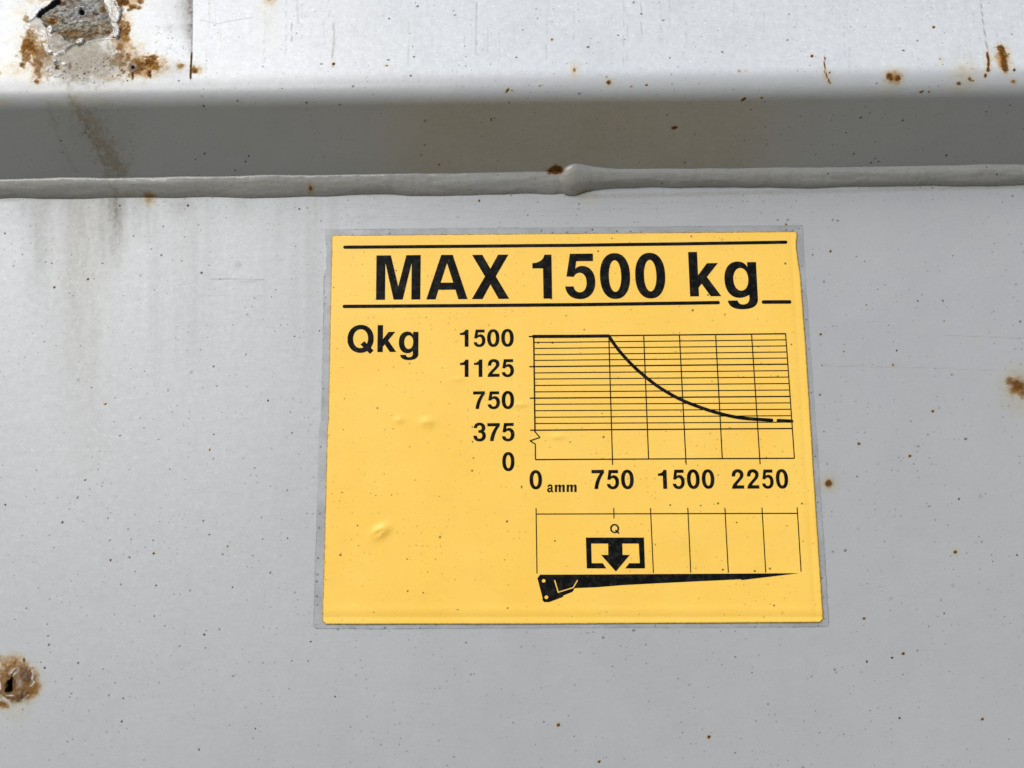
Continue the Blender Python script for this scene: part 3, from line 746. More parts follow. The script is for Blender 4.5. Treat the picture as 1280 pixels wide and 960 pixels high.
# folded channel: sloping underside, bend, upper face
arc = R_B * (TH + TILT)
ss = np.concatenate([np.arange(0, T_LEN, 0.00045), np.linspace(T_LEN, T_LEN + arc, 40)[:-1], np.arange(T_LEN + arc, T_LEN + arc + 0.075, 0.00035),
                     T_LEN + arc + np.array([0.08, 0.10, 0.15, 0.30, 0.301])])
Xg, S = np.meshgrid(xs, ss)
Xg = Xg.ravel(); S = S.ravel()
o_, u_, nx_, nz_ = profile(S)
P = np.stack([Xg, -o_, joint_z(Xg) + u_], 1)
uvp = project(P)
W = wear_and_light_channel(uvp[:, 0], uvp[:, 1])
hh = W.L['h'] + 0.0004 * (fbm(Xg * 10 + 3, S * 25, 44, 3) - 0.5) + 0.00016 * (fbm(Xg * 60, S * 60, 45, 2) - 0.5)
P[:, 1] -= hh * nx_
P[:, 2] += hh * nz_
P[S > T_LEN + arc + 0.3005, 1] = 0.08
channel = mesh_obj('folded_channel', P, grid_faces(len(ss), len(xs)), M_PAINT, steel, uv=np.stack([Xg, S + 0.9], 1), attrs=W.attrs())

# weld beads in the joint
def bead(x0, x1, a_low, a_up, bulge, seed, end=None, fine=0.0005):
    x = np.arange(x0, x1, fine)
    if x0 < -0.25: x = np.concatenate([[-0.9, -0.6, -0.4], x])
    if x1 > 0.23: x = np.concatenate([x, [0.3, 0.5, 0.9]])
    nt_ = 30
    t = np.linspace(0, 1, nt_)
    X, T = np.meshgrid(x, t)
    X = X.ravel(); T = T.ravel()
    n1 = fbm(X * 38, X * 0 + seed, seed, 3) - 0.5
    n2 = fbm(X * 55, X * 0 + seed, seed + 5, 3) - 0.5
    al = a_low(X) + 0.0024 * n1
    au = a_up(X) + 0.0009 * n2
    bu = bulge(X) * (1 + 0.10 * (vnoise(X * 420, X * 0 + 2, seed + 2) - 0.5) + 0.40 * (fbm(X * 45, T * 2, seed + 9, 3) - 0.5))
    if end is not None:                    # rounded start of the bead
        e = np.clip((X - end[0]) / end[1], 0, 1)
        k = np.sqrt(np.clip(1 - (1 - e) ** 2, 0, 1))
        al = al * k; au = au * k; bu = bu * (0.86 + 0.14 * k)
    p0 = np.stack([X * 0 - 0.0004, -al], 1)                       # (out, up) on the plate
    p1 = np.stack([math.sin(TH) * au - 0.0004, math.cos(TH) * au], 1)
    nb = np.array([math.cos(TH / 2), -math.sin(TH / 2)])
    nb = np.array([0.93, -0.36])
    q = p0 + (p1 - p0) * T[:, None]
    prof = np.power(np.clip(np.sin(np.pi * T), 0, 1), 0.62)
    q = q + nb * (bu * prof)[:, None]
    q[:, 0] += 0.00012 * (fbm(X * 300, T * 6, seed + 3, 3) - 0.5)
    P = np.stack([X, -q[:, 0], joint_z(X) + q[:, 1]], 1)
    uvp = project(P); u, v = uvp[:, 0], uvp[:, 1]
    W = WearAndLight(u, v)
    W.L['grime_and_shade'] = np.maximum(0.16 * (T < 0.2), 0.65 * sstep(0.16, 0.0, T) * (0.4 + fbm(u / 14, v / 6, 61)) + 0.35 * sstep(0.9, 1.0, T))  # bead colour darkens along its lower and upper edges
    W.L['grime_and_shade'] = np.maximum(W.L['grime_and_shade'], 0.20 + 0.16 * fbm(u / 40, v / 8, 62) + 0.10 * sstep(700, 300, u)); W.L['stain_and_reflection'] += 0.10  # low darkening over the whole bead, deeper to the left
    W.blob('stain_and_reflection', 186, 247, 14, 11, 1.0, 0, 0.1)
    W.line('grime_and_shade', [(122, 208), (133, 225), (146, 240)], 7, 0.6, 0.8, 0.9); W.line('grime_and_shade', [(140, 208), (160, 225)], 8, 0.3, 0.8, 0.9)
    W.blob('rust', 694, 213, 11.5, 5.5, 0.80, -8, 0.5, 0.35); W.blob('stain_and_reflection', 694, 214, 15, 9, 0.6)
    W.line('rust', [(722, 245), (735, 241), (748, 240)], 3.5, 0.75); W.blob('stain_and_reflection', 735, 241, 20, 6, 0.8)
    W.spot(772, 237, 3.2, 7, .9, .7, 1.6); W.spot(875, 234, 3, 9, .6, .6, 1.2); W.spot(388, 235, 2.2, 9, 1.0, .8, 3.2); W.spot(391, 213.5, 2.2, 4, .9, .5, 1.4)
    W.blob('stain_and_reflection', 155, 244, 30, 4, 0.4); W.blob('stain_and_reflection', 712, 225, 9, 15, 0.25, 0, 0.5)
    dots(W)
    return mesh_obj('weld_bead', P, grid_faces(nt_, len(x)), M_BEAD, steel, uv=np.stack([X, T * 0.012 + 0.5 + seed], 1), attrs=W.attrs())

xr = on_plate([702], [226])[0, 0] - 0.0022
px_m = 0.00034
lowf = lambda X: 0.0040 + 0.0006 * np.clip((X + 0.02) / 0.3, -1, 1)
bead(-0.275, xr + 0.004, lambda X: 0.0053 + 0.0008 * np.exp(-((X - xr + 0.003) / 0.006) ** 2), lambda X: 0.0052 + 0 * X, lambda X: 0.0015 + 0 * X, 3).name = 'weld_bead'
bead(xr, 0.235, lambda X: 0.0036 + 0.0028 * np.exp(-((X - xr - 0.004) / 0.009) ** 2) + 0 * X, lambda X: 0.0061 + 0.0027 * np.exp(-((X - xr - 0.005) / 0.012) ** 2), lambda X: 0.0018 + 0.0005 * np.exp(-((X - xr - 0.006) / 0.010) ** 2), 8, end=(xr, 0.0085), fine=0.0003)

# ------------------------------------------------------------------ curled paint flakes at the torn corner
def channel_point(px, py, off=0.0):
    """photo pixel -> point on the upper face (plane), lifted by off"""
    sref = T_LEN + arc
    o1, u1, n1, n2 = profile(np.array([sref, sref + 0.05]))
    d = FW + (px - CX) / F * RT + (py - CY) / F * DN
    A = np.array([0.0, -o1[0], joint_z(0) + u1[0]])
    n = np.array([0.0, -math.cos(TILT), math.sin(TILT)])
    tx = np.array([1.0, 0, J_SL]); n = n - tx * (n @ tx) / (tx @ tx); n /= np.linalg.norm(n)
    t = ((A - CP) @ n) / (d @ n)
    return CP + t * d + n * off, n

def flake(outline, lift, seed):
    r = np.random.default_rng(seed)
    pts = np.array(outline, float)
    fine = []
    for a, b in zip(pts, np.roll(pts, -1, 0)):
        k = max(2, int(np.hypot(*(b - a)) / 0.9))
        for j in range(k):
            fine.append(a + (b - a) * j / k + r.normal(0, 0.32, 2))
    pts = np.array(fine); n = len(pts); cen = pts.mean(0)
    V = []; T = 0.00035
    rings = (1.0, 0.88, 0.6, 0.3)
    for sc in rings:
        for p in pts:
            q = cen + (p - cen) * sc
            e = lift * (0.35 + 0.65 * vnoise(np.array([q[0] / 4.0]), np.array([q[1] / 4.0]), seed)[0]) + 0.0002 * r.random() + T * (0.0 if sc == 1 else 1)
            V.append(channel_point(q[0], q[1], e + 0.0002)[0])
    V.append(channel_point(cen[0], cen[1], lift * 0.6 + T + 0.0002)[0])
    base = len(V)
    for p in pts:
        q = cen + (p - cen) * 0.97
        V.append(channel_point(q[0], q[1], -0.0003)[0])
    Fc = []
    for k in range(len(rings) - 1):
        for j in range(n):
            a = k * n + j; b = k * n + (j + 1) % n
            Fc.append((a, b, b + n, a + n))
    k = (len(rings) - 1) * n
    for j in range(n):
        Fc.append((k + j, k + (j + 1) % n, len(rings) * n))
        Fc.append((base + j, base + (j + 1) % n, (j + 1) % n, j))
    V = np.array(V); m_ = len(V)
    w1 = np.zeros((m_, 4)); w2 = np.zeros((m_, 4)); w2[:, 1] = 0.9
    w1[:, 0] = 0.3
    return mesh_obj('paint_flake', V, Fc, M_PAINT, steel, attrs={'wear_and_light': w1, 'wear_two': w2}, smooth=False)

FLAKES = [([(131, 5), (138, 3), (144, 3), (146, 10), (152, 12), (151.5, 21), (148, 29), (141, 29), (139, 20), (136, 12)], 0.0011),
          ([(140, 30), (147, 30), (150.5, 35), (150, 44), (147.5, 49), (139, 47.5), (143, 43), (144, 37)], 0.0008),
          ([(57, 57), (60, 56), (63, 62), (68, 67), (63, 69), (58, 64)], 0.0005),
          ([(61, 36), (66, 34), (68, 40), (65, 44), (61, 42)], 0.0008),
          ([(95, 54), (101, 50.5), (106, 50), (104, 55), (98, 57)], 0.0009),
          ([(66, 75.5), (72, 75), (73, 78), (68, 79.5)], 0.0004)]
for i, (o, l) in enumerate(FLAKES):
    flake(o, l, 100 + i)

# ------------------------------------------------------------------ the sticker
sticker = thing('load_limit_sticker', 'yellow load limit sticker with a black capacity graph stuck on the grey steel plate', 'sticker')
PLATE_OUT = 0.0

def bubble(px, py):
    """height of the vinyl above its flat lie, at photo pixels"""
    h = np.zeros_like(px)
    def g(cx, cy, rx, ry, ang, amp):
        c, q = math.cos(math.radians(ang)), math.sin(math.radians(ang))
        dx, dy = px - cx, py - cy
        a = (dx * c + dy * q) / rx; b = (-dx * q + dy * c) / ry
        return 1.5 * amp * np.exp(-(a * a + b * b))
    h += g(476, 664, 11, 6.5, -32, 0.00075) - g(474, 666, 6.5, 2.4, -32, 0.00045)
    h += g(534, 528, 8, 5.5, 0, 0.00038) - g(533, 531, 3, 2, 0, 0.00012)
    h += g(499, 525, 5.5, 4, 0, 0.00022)
    h += g(697, 546, 8, 3.2, 0, 0.00022)
    h += g(650, 506, 9, 3, 0, 0.00022)
    h += g(572, 474, 7, 2.5, 0, 0.00012)
    # pressed groove that runs along the lower and the right border
    h -= 0.00013 * np.exp(-((py - 771.5) / 3.2) ** 2)
    h += 0.00010 * np.exp(-((py - 762) / 5) ** 2)
    rx_ = 997 + (py - 290) * 0.0658
    h -= 0.00008 * np.exp(-((px - rx_ + 9) / 3.0) ** 2)
    h += 0.00022 * (fbm(px / 60, py / 60, 70, 2) - 0.5)
    return h

Y_VINYL = -0.00042
def plate_relief(P):
    return 0.00022 * (fbm(P[:, 0] * 14, (P[:, 2] - joint_z(P[:, 0])) * 14, 40, 3) - 0.5) + 0.00008 * (fbm(P[:, 0] * 60, (P[:, 2] - joint_z(P[:, 0])) * 60, 41, 2) - 0.5)

def lay(px, py, off):
    """photo pixels -> points on the plate with the vinyl's relief, off metres out"""
    px = np.asarray(px, float).ravel(); py = np.asarray(py, float).ravel()
    P = on_plate(px, py)
    P[:, 1] = -(off + bubble(px, py) + plate_relief(P))
    return P

def jag(y, seed, amp):
    return amp * (fbm(y / 3.0, y * 0, seed, 3) - 0.5) * 2
def sheet(name, mat, yt, yb, left, right, off, cut, step, edge, jamp, round_tr=0):
    v = np.unique(np.concatenate([np.linspace(0, 0.02, 12), np.linspace(0, 1, int((yb(500) - yt(500)) / step)), np.linspace(0.98, 1, 12)]))
    u = np.unique(np.concatenate([np.linspace(0, 0.02, 12), np.linspace(0, 1, int(620 / step)), np.linspace(0.98, 1, 12)]))
    U, Vv = np.meshgrid(u, v); U = U.ravel(); Vv = Vv.ravel()
    ym = 285 + 500 * Vv
    h0, h1 = yt(700), yb(700)
    yy = h0 + (h1 - h0) * Vv
    l = left(yy) + jag(yy, 5, jamp) + np.clip(cut - (h1 - yy), 0, cut)
    r = right(yy) + jag(yy, 6, jamp) - np.clip(cut - (h1 - yy), 0, cut)
    if round_tr:
        d = np.clip(round_tr - (yy - h0), 0, round_tr)
        r = r - (round_tr - np.sqrt(np.clip(round_tr ** 2 - d ** 2, 0, None)))
        l = l + 0.4 * (round_tr - np.sqrt(np.clip(round_tr ** 2 - d ** 2, 0, None)))
    X = l + (r - l) * U
    Y = yt(X) + jag(X, 7, jamp * .6) * (1 - Vv) + (yb(X) - yt(X)) * Vv + jag(X, 8, jamp * .5) * Vv
    P = lay(X, Y, off)
    de = np.minimum(np.minimum(X - l, r - X), np.minimum(Y - yt(X), yb(X) - Y))
    P[:, 1] += 0.00012 * sstep(2.2, 0, de) * (1 if edge else 0)
    nr, nc = len(v), len(u)
    Fq = grid_faces(nr, nc, True)
    # skirt down to the plate
    border = np.concatenate([np.arange(nc), np.arange(1, nr) * nc + nc - 1, (nr - 1) * nc + np.arange(nc - 2, -1, -1), np.arange(nr - 2, 0, -1) * nc])
    B = P[border].copy(); B[:, 1] += off * 0.98
    n0 = len(P); nb = len(border)
    P = np.concatenate([P, B])
    a = border; b = np.roll(border, -1); c = n0 + np.roll(np.arange(nb), -1); d = n0 + np.arange(nb)
    Fs = np.stack([b, a, d, c], 1)[:, ::-1]
    de = np.concatenate([de, np.zeros(nb)])
    return P, np.concatenate([Fq, Fs.copy()]), de

lerp = lambda a, b: (lambda x: np.interp(x, a, b))
# clear carrier film
P, Fc, de = sheet('clear_film', M_FILM, lerp([405, 1003], [286.6, 281.8]), lerp([392, 500, 700, 900, 1039], [785.8, 786.3, 785.2, 784.6, 783.5]),
                  lerp([286, 296, 306, 335, 345, 400, 500, 524, 534, 600, 700, 788], [406, 406, 408.5, 407.5, 404.5, 404, 401.5, 401, 399, 397, 394, 391.5]),
                  lerp([281, 300, 340, 500, 640, 786], [1003, 1004, 1006.5, 1017.5, 1027.5, 1036.5]), 0.00016, 3, 4.0, False, 0.7)
film = mesh_obj('clear_film', P, Fc, M_FILM, sticker, fattr={'edge_dirt_and_shade': 0.6 * sstep(1.6, 0.2, de) * np.clip(0.25 + 1.4 * (fbm(P[:, 0] * 40, P[:, 2] * 40, 77, 3) - 0.25), 0, 1)})
# yellow vinyl
P, Fc, de = sheet('yellow_sheet', M_YEL, lerp([414, 700, 997], [294.3, 292.0, 289.4]), lerp([403, 700, 1029], [780.6, 780.2, 778.2]),
                  lerp([290, 300, 310, 330, 345, 420, 520, 524, 530, 600, 700, 780], [414.5, 414.6, 414.8, 414, 413.8, 412.3, 410.2, 410.8, 409.2, 407.6, 405, 402.8]),
                  lerp([288, 298, 306, 312, 322, 330, 338, 345, 420, 424, 600, 700, 780], [996.8, 996.6, 995.6, 995.6, 997, 997.8, 999.2, 1000.5, 1006, 1006.6, 1017.5, 1024, 1029.4]),
                  0.00042, 5, 2.0, True, 0.35, 5.5)
yellow = mesh_obj('yellow_sheet', P, Fc, M_YEL, sticker, fattr={'edge_dirt_and_shade': 1.0 * sstep(1.9, 0.3, de)})  # dark rim paints the thin shadow line around the vinyl

# ------------------------------------------------------------------ print
INK_OFF = 0.00049
class Ink:
    """black print: flat shapes cut in pieces small enough to follow the vinyl"""
    def __init__(s): s.V = []; s.F = []; s.n = 0
    def add(s, pts, tris, off):
        pts = np.asarray(pts, float)
        s.V.append(lay(pts[:, 0], pts[:, 1], off))
        s.F += [tuple(int(i) + s.n for i in t) for t in tris]
        s.n += len(pts)
    def poly(s, loops, off=INK_OFF):
        vv = [[Vector((p[0], p[1], 0)) for p in lp] for lp in loops]
        tr = tessellate_polygon(vv)
        pts = [tuple(p) for lp in loops for p in lp]
        tr = [tuple(t) for t in tr]; out = []
        while tr:                                   # split long triangles so the print follows the vinyl
            t = tr.pop()
            ed = [(math.hypot(pts[t[a]][0] - pts[t[(a + 1) % 3]][0], pts[t[a]][1] - pts[t[(a + 1) % 3]][1]), a) for a in range(3)]
            L_, a = max(ed)
            if L_ < 10: out.append(t); continue
            i, j, k_ = t[a], t[(a + 1) % 3], t[(a + 2) % 3]
            pts.append(((pts[i][0] + pts[j][0]) / 2, (pts[i][1] + pts[j][1]) / 2)); m_ = len(pts) - 1
            tr += [(i, m_, k_), (m_, j, k_)]
        s.add(pts, out, off)
    def stroke(s, pts, wd, off=INK_OFF, cap=True, wide=None):
        # resample
        pts = np.array(pts, float); q = [pts[0]]
        for a, b in zip(pts[:-1], pts[1:]):
            k = max(1, int(np.hypot(*(b - a)) / 9))
            for j in range(1, k + 1): q.append(a + (b - a) * j / k)
        q = np.array(q); n = len(q)
        t = np.gradient(q, axis=0); t /= np.hypot(t[:, 0], t[:, 1])[:, None]
        nn = np.stack([-t[:, 1], t[:, 0]], 1)
        # mitre
        h = wd / 2
        L_ = q + nn * h; R_ = q - nn * h
        P = np.concatenate([L_, R_]); fc = [(i, i + 1, n + i + 1, n + i) for i in range(n - 1)]
        s.add(P, fc, off)
        if cap:
            for c, sgn in ((q[0], -1), (q[-1], 1)):
                tt = t[0] if sgn < 0 else t[-1]
                a0 = math.atan2(tt[1], tt[0]) * 1.0
                arc_ = [c + h * np.array([math.cos(a0 + (math.pi / 2 + math.pi * k / 8) * 1), math.sin(a0 + math.pi / 2 + math.pi * k / 8)]) * 1 for k in range(9)] if sgn < 0 else \
                       [c + h * np.array([math.cos(a0 - math.pi / 2 + math.pi * k / 8), math.sin(a0 - math.pi / 2 + math.pi * k / 8)]) for k in range(9)]
                s.add(arc_, [(0, k, k + 1) for k in range(1, 8)], off)
    def build(s, name):
        o = mesh_obj(name, np.concatenate(s.V), s.F, M_INK, sticker, smooth=False)
        me = o.data
        # make every face look outward (towards the viewer)
        flip = [p.index for p in me.polygons if p.normal.y > 0]
        for i in flip: me.polygons[i].flip()
        me.update()
        return o

# glyph outlines in a unit box (x right, y up): 'M' start, plain pair = line, six numbers = cubic
def run(cmds, n=9):
    out = []; cur = None
    for c in cmds:
        if len(c) == 2: cur = c; out.append(c)
        else:
            x0, y0 = cur; x1, y1, x2, y2, x3, y3 = c
            for k in range(1, n + 1):
                t = k / n; a = (1 - t) ** 3; b = 3 * (1 - t) ** 2 * t; d = 3 * (1 - t) * t * t; e = t ** 3
                out.append((a * x0 + b * x1 + d * x2 + e * x3, a * y0 + b * y1 + d * y2 + e * y3))
            cur = (x3, y3)
    return out
def oval(x0, x1, y0, y1, k=0.62, n=40, sq=2.0):
    cx, cy, rx, ry = (x0 + x1) / 2, (y0 + y1) / 2, (x1 - x0) / 2, (y1 - y0) / 2
    out = []
    for i in range(n):
        a = 2 * math.pi * i / n; c, s_ = math.cos(a), math.sin(a)
        out.append((cx + rx * math.copysign(abs(c) ** (2 / sq), c), cy + ry * math.copysign(abs(s_) ** (2 / sq), s_)))
    return out

G = {
 'M': [[(0, 0), (0, 1), (.325, 1), (.50, .30), (.675, 1), (1, 1), (1, 0), (.797, 0), (.797, .83), (.603, 0), (.397, 0), (.203, .83), (.203, 0)]],
 'A': [[(0, 0), (.36, 1), (.64, 1), (1, 0), (.775, 0), (.705, .215), (.295, .215), (.225, 0)], [(.348, .375), (.652, .375), (.50, .815)]],
 'X': [[(0, 0), (.355, .51), (.015, 1), (.29, 1), (.50, .685), (.71, 1), (.985, 1), (.645, .51), (1, 0), (.715, 0), (.5, .33), (.285, 0)]],
 '1': [[(.55, 0), (.55, .69), (0, .69), (0, .81), (.30, .81, .58, .87, .63, 1.0), (1, 1), (1, 0)]],
 '0': [oval(0, 1, 0, 1, sq=2.25), oval(.295, .705, .155, .845, sq=2.1)],
 '5': [[(.18, 1), (.94, 1), (.94, .835), (.385, .835), (.345, .665), (.41, .71, .49, .73, .57, .73), (.83, .73, 1, .59, 1, .375), (1, .15, .79, 0, .49, 0), (.20, 0, .02, .11, 0, .28),
         (.28, .28), (.30, .195, .38, .15, .485, .15), (.62, .15, .71, .235, .71, .365), (.71, .50, .62, .58, .49, .58), (.40, .58, .34, .55, .29, .49), (.05, .50)]],
 '2': [[(0, 0), (1, 0), (1, .17), (.40, .17), (.46, .25, .58, .32, .70, .40), (.90, .52, .995, .61, .995, .73), (.995, .90, .80, 1, .52, 1), (.22, 1, .03, .88, .03, .63),
         (.31, .63), (.32, .77, .38, .835, .51, .835), (.63, .835, .70, .78, .70, .71), (.70, .63, .63, .57, .50, .48), (.20, .29, .02, .19, 0, 0)]],
 '7': [[(0, 1), (1, 1), (1, .85), (.74, .63, .55, .32, .50, 0), (.20, 0), (.24, .30, .41, .60, .69, .825), (0, .825)]],
 '3': [[(.03, .71), (.30, .71), (.31, .80, .38, .85, .49, .85), (.60, .85, .665, .80, .665, .72), (.665, .64, .60, .60, .47, .60), (.40, .60), (.40, .46), (.48, .46),
         (.63, .46, .71, .405, .71, .30), (.71, .21, .61, .15, .49, .15), (.36, .15, .285, .21, .28, .31), (0, .31), (0, .12, .18, 0, .49, 0), (.80, 0, 1, .12, 1, .30),
         (1, .42, .93, .50, .82, .535), (.91, .57, .96, .64, .96, .74), (.96, .89, .76, 1, .49, 1), (.21, 1, .04, .88, .03, .71)]],
 'k': [[(0, 0), (0, 1), (.285, 1), (.285, .475), (.585, .745), (.935, .745), (.565, .435), (1, 0), (.66, 0), (.385, .285), (.285, .195), (.285, 0)]],
 'g': [[(.725, .985), (1, .985), (1, .21), (1, .07, .82, 0, .52, 0), (.24, 0, .09, .065, .07, .185), (.36, .185), (.38, .125, .44, .10, .52, .10), (.66, .10, .72, .15, .72, .235), (.72, .325),
         (.65, .265, .55, .24, .44, .24), (.17, .24, 0, .39, 0, .625), (0, .86, .17, 1.0, .43, 1.0), (.56, 1.0, .66, .965, .725, .885)], oval(.275, .735, .39, .865, sq=2.1)],
 'Q': [oval(0, 1, .02, 1, sq=2.1), oval(.215, .785, .185, .845, sq=2.1)],
 'q': [oval(0, 1, .05, 1, sq=2.1), oval(.19, .81, .20, .845, sq=2.1)],
}
QTAIL = [(.50, .315), (.645, .425), (1.0, .10), (.865, -.02)]
qTAIL = [(.52, .30), (.64, .42), (1.04, .09), (.92, -.03)]

def lean(x):
    return -0.0237 + (x - 408) / 605 * 0.0895
def glyph(ink, ch, x0, x1, yt, yb, slope=-0.009, shape=None, off=INK_OFF):
    loops = shape or G[ch]
    h = yb - yt; xm, ym = (x0 + x1) / 2, (yt + yb) / 2
    le = lean(xm); wd = (x1 - x0) - abs(le) * h * 0.7
    def mp(p):
        x = xm + (p[0] - .5) * wd; y = yb - p[1] * h
        return (x + le * (y - ym), y + slope * (x - xm))
    ink.poly([[mp(p) for p in (run(lp) if shape is None else lp)] for lp in loops], off)
    if ch == 'Q': ink.poly([[mp(p) for p in QTAIL]], off + 0.00001)
    if ch == 'q': ink.poly([[mp(p) for p in qTAIL]], off + 0.00001)

def text(name, items):
    k = Ink()
    for it in items: glyph(k, *it)
    return k.build(name)

text('heading_text', [('M', 470.3, 526, 319.4, 374.8), ('A', 533, 584.6, 319, 374.4), ('X', 589.5, 636.5, 318.8, 374),
                      ('1', 665.3, 690, 318.8, 373.6), ('5', 705.6, 744.3, 317.5, 374.2), ('0', 749.2, 788, 316.8, 374), ('0', 793, 832, 316.4, 373.4),
                      ('k', 860.2, 901, 315.2, 370.6), ])
# the g of the heading is printed with a gap between its bowl and its hook
k = Ink()
gb = [[(.725, .985), (1, .985), (1, .21), (1, .07, .82, 0, .52, 0), (.24, 0, .09, .065, .07, .185), (.37, .185), (.40, .125, .44, .10, .54, .10), (.66, .10, .74, .15, .74, .235), (.74, .30),
       (.65, .265, .55, .24, .44, .24), (.17, .24, 0, .39, 0, .625), (0, .86, .17, 1.0, .43, 1.0), (.56, 1.0, .66, .965, .725, .885)], oval(.275, .735, .39, .865, sq=2.1)]
glyph(k, 'g', 904.5, 947.2, 327.2, 386.8, -0.009, [run(gb[0]), gb[1]])
k.build('heading_text')
text('axis_title', [('Q', 434.4, 467.6, 406.3, 442), ('k', 472, 495.8, 406.6, 440.2), ('g', 498.6, 523.2, 414.6, 450.3)])
text('axis_number', [('1', 575, 585.7, 412.4, 433.6), ('5', 592, 606.8, 412.2, 434), ('0', 608.8, 624.4, 411.7, 433.9), ('0', 626.4, 642.2, 411.4, 433.7)])
text('axis_number', [('1', 575, 585.7, 449.8, 471.3), ('1', 592.5, 603, 449.6, 471.3), ('2', 609.3, 624.5, 449, 471.2), ('5', 627, 642.5, 449.2, 471.6)])
text('axis_number', [('7', 591.4, 606.2, 489.3, 511.3), ('5', 609.5, 625, 489.3, 511.6), ('0', 627, 642.7, 488.8, 511.5)])
text('axis_number', [('3', 591.7, 607.4, 528.3, 551.9), ('7', 609.2, 624.9, 529, 551.3), ('5', 627.2, 643.2, 528.8, 551.8)])
text('axis_number', [('0', 627.7, 643.2, 565, 589)])
text('axis_number', [('0', 661.7, 677.6, 587.6, 611.7)])
text('axis_number', [('7', 739.2, 755.3, 587.4, 611.2), ('5', 757.9, 773.8, 587.5, 611.6), ('0', 775.8, 792.2, 587.1, 611.5)])
text('axis_number', [('1', 822, 833.6, 587.4, 611), ('5', 840, 855.8, 587.1, 611.4), ('0', 857.9, 874.6, 586.7, 611.2), ('0', 876.5, 893, 586.6, 611)])
text('axis_number', [('2', 913.6, 929.8, 586.5, 610.8), ('2', 932.6, 948.8, 586.5, 610.7), ('5', 951.4, 967, 586.9, 610.9), ('0', 968.9, 985.2, 586.3, 610.8)])
# small unit letters
k = Ink()
def mm(x0, x1, yt, yb):
    w_ = x1 - x0; st = w_ * 0.23
    k.poly([[(x0, yb), (x0, yt + .3), (x0 + st, yt + .3), (x0 + st, yb)]])
    for a in (0, 1):
        l = x0 + st + a * (w_ - st) / 2 - .1; r = l + (w_ - st) / 2 + .1
        pts_o = [(l, yt + 2.4)] + [(l + (r - l) * t, yt + 1.6 * (1 - math.sin(math.pi * min(1, t * 1.1 + .1) * .5 + 0)) ) for t in (.1, .3, .5, .7)] + [(r - .3, yt + .7), (r, yt + 2.2), (r, yb), (r - st, yb), (r - st, yt + 2.8)]
        pts_i = [(r - st - .5, yt + 1.75), (r - st - 1.2, yt + 1.45), (l + 1.0, yt + 2.0), (l, yt + 3.6)]
        k.poly([pts_o + pts_i], INK_OFF + 0.00001 * (1 + a))
mm(693.4, 705.8, 605.6, 615); mm(708.2, 720.6, 605.5, 614.9)
def A_(u, v): return (683.8 + 7.8 * u, 615.4 - 10.0 * v)
k.poly([[A_(*p) for p in run([(.06, .66), (.30, .66), (.32, .75, .38, .79, .48, .79), (.58, .79, .62, .75, .62, .69), (.66, .60, .56, .60, .38, .575), (.14, .54, .0, .46, .0, .27),
        (0, .10, .13, 0, .31, 0), (.45, 0, .56, .05, .67, .15), (.68, .04), (.71, .02, .85, .01, 1, .02), (1, .14), (.90, .15, .87, .17, .87, .24), (.87, .72), (.87, .91, .73, 1.0, .49, 1.0), (.23, 1.0, .08, .90, .06, .68)], 5)],
        [A_(*p) for p in run([(.60, .43), (.60, .36), (.60, .25, .50, .20, .40, .20), (.33, .20, .28, .23, .28, .29), (.28, .35, .34, .38, .42, .395), (.50, .41, .56, .41, .60, .43)], 5)]])
k.build('unit_text')

# rules
def rule(pts, wd):
    k = Ink(); k.stroke(pts, wd * 1.14); return k.build('ruled_line')
rule([(431.3, 309.4), (560, 308.4), (720, 307), (850, 305.2), (981.8, 303.1)], 3.5)
rule([(430.6, 383.3), (560, 382.5), (720, 381.2), (897.5, 378.5)], 3.7)
rule([(953.8, 377.8), (986.6, 377.7)], 3.9)

# graph
k = Ink()
def xa(y): return np.interp(y, [421, 537.8, 574.5], [667.0, 668.7, 669.3])
def xb(y): return np.interp(y, [417.3, 520.1, 535.6, 572.8], [981.5, 988.7, 989.9, 992.5])
yl = [420.9, 428.3, 435.8, 443.5, 450.7, 458.5, 466.3, 474, 482, 490, 497.8, 505.5, 513.5, 521.7, 529.5, 537.8]
yR = np.interp(np.arange(16), [0, 5, 10, 15], [417.4, 455.4, 495.7, 535.7])
offs = 0
for i, y in enumerate(yl):
    major = i % 5 == 0
    k.stroke([(xa(y) - (6 if major else 0), y + (.05 if major else 0)), (xb(yR[i]), yR[i])], 1.6 if major else 1.2, INK_OFF, False)
tx = [760.8, 804.4, 849, 894.2, 939]; bx = [765.2, 810.5, 857, 902.5, 949.4]
for i in range(5):
    ext = 7.0 if i % 2 == 0 else 0.3
    k.stroke([(tx[i], 419.4 - i * .45), (bx[i] + ext * .05, 574.2 - i * .25 + ext)], 1.35, INK_OFF + 0.00001, False)
k.stroke([(981.5, 416.9), (987.4, 500), (992.5, 572.9)], 1.35, INK_OFF + 0.00001, False)
k.stroke([(669.2, 574.5), (992.8, 572.8)], 1.45, INK_OFF + 0.00002, False)
k.stroke([(667.1, 420.9), (668.7, 540)], 1.8, INK_OFF + 0.00002, False)
k.stroke([(669, 554.8), (669.3, 574.8)], 1.4, INK_OFF + 0.00003, False)
for p, q in (((668.6, 539.6), (674.9, 547)), ((674.9, 546.8), (662.2, 551.2)), ((662.2, 551), (669.2, 555.2))):
    k.stroke([p, q], 1.45, INK_OFF + 0.00003, False)
k.build('graph_grid')

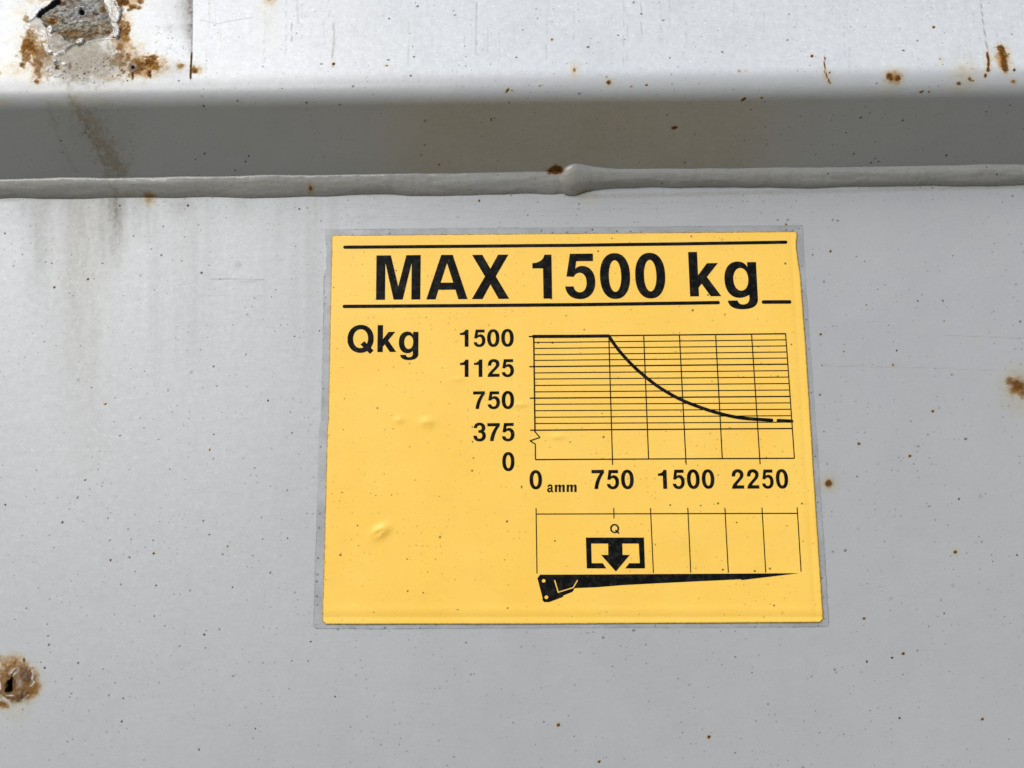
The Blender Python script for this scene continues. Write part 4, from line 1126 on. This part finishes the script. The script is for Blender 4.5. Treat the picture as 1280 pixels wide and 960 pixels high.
k = Ink()
k.stroke([(666.8, 420.8), (714, 420.6), (760.8, 420.2)], 3.9, INK_OFF + 0.00004)
cv = [(761.0, 420.4), (766.3, 428.6), (773.3, 438), (781.7, 447.7), (793.3, 459.6), (808.3, 472.6), (823.3, 483.9), (840, 494.0), (852.7, 500.4), (865, 505.6), (878, 510.3), (889, 514), (900.6, 517.3), (911, 519.8), (921.3, 521.8), (933, 523.2), (945.6, 524.2), (964.2, 525.3)]
# smooth the traced points
cv = np.array(cv); t = np.linspace(0, len(cv) - 1, 90)
def cr(p, t):
    i = np.clip(np.floor(t).astype(int), 0, len(p) - 2); f = (t - i)[:, None]
    g_ = lambda j: p[np.clip(j, 0, len(p) - 1)]
    a, b, c, d = g_(i - 1), g_(i), g_(i + 1), g_(i + 2)
    return 0.5 * ((2 * b) + (-a + c) * f + (2 * a - 5 * b + 4 * c - d) * f ** 2 + (-a + 3 * b - 3 * c + d) * f ** 3)
k.stroke(cr(cv, t), 4.0, INK_OFF + 0.00005)
k.stroke([(972.2, 525.7), (989.3, 526.5)], 4.0, INK_OFF + 0.00005)
k.build('load_curve')

# reach scale above the jib
k = Ink()
k.stroke([(670, 642.5), (996.4, 641.6)], 1.3, INK_OFF, False)
for a, b in (((670.0, 635.3), (671.2, 716.7)), ((767.0, 635), (767.3, 648)), ((812.8, 635), (816.5, 716)), ((859.4, 634.8), (863.1, 715.6)), ((905.7, 634.7), (910, 715.6)),
             ((952, 634.5), (956.7, 715.6)), ((995.9, 634.2), (1000.8, 714.4))):
    k.stroke([a, b], 1.25, INK_OFF + 0.00001, False)
k.build('reach_scale')
text('load_letter', [('q', 762.3, 773.9, 654.8, 667.0)])

B = lambda x, y: (640 + x / 6.0, 640 + y / 6.0)
k = Ink()
k.poly([[B(*p) for p in ((553, 191), (988, 191), (996, 422), (847, 422), (878, 383), (957, 383), (949, 236), (826, 236), (828, 321), (882, 321), (778, 446), (667, 321), (721, 321), (720, 236), (593, 236), (597, 383), (679, 383), (707, 422), (560, 422))]])
k.build('load_arrow')
k = Ink()
circ = lambda cx, cy, r: [B(cx + r * math.cos(a * math.pi / 8), cy + r * math.sin(a * math.pi / 8)) for a in range(16)]
chev = [B(*p) for p in ((314, 511), (323, 509), (349, 595), (455, 562), (487, 508), (495, 512), (461, 569), (343, 606))]
body = [B(*p) for p in ((190, 495), (210, 469), (400, 468.5), (700, 467))] + [(820, 717.4), (925, 716.8), (998.3, 716.3), (963, 720.6), (926.9, 724.9), (925.4, 723.9), (820, 729.0), (775, 731.4)] + \
       [B(*p) for p in ((640, 563), (472, 570), (466, 573), (460, 588), (450, 599), (383, 625), (382, 635), (278, 675), (240, 674), (225, 655), (230, 648), (205, 552))]
k.poly([body, circ(237, 515, 14), circ(257, 638, 14), chev])
k.build('jib_symbol')

# ------------------------------------------------------------------ ground below, unseen, added to bounce light onto the underside
V = [(-30, -30, 0), (30, -30, 0), (30, 30, 0), (-30, 30, 0)]
g = mesh_obj('unseen_bounce_ground', V, [(0, 1, 2, 3)], M_GROUND, None, smooth=False)
g['kind'] = 'structure'
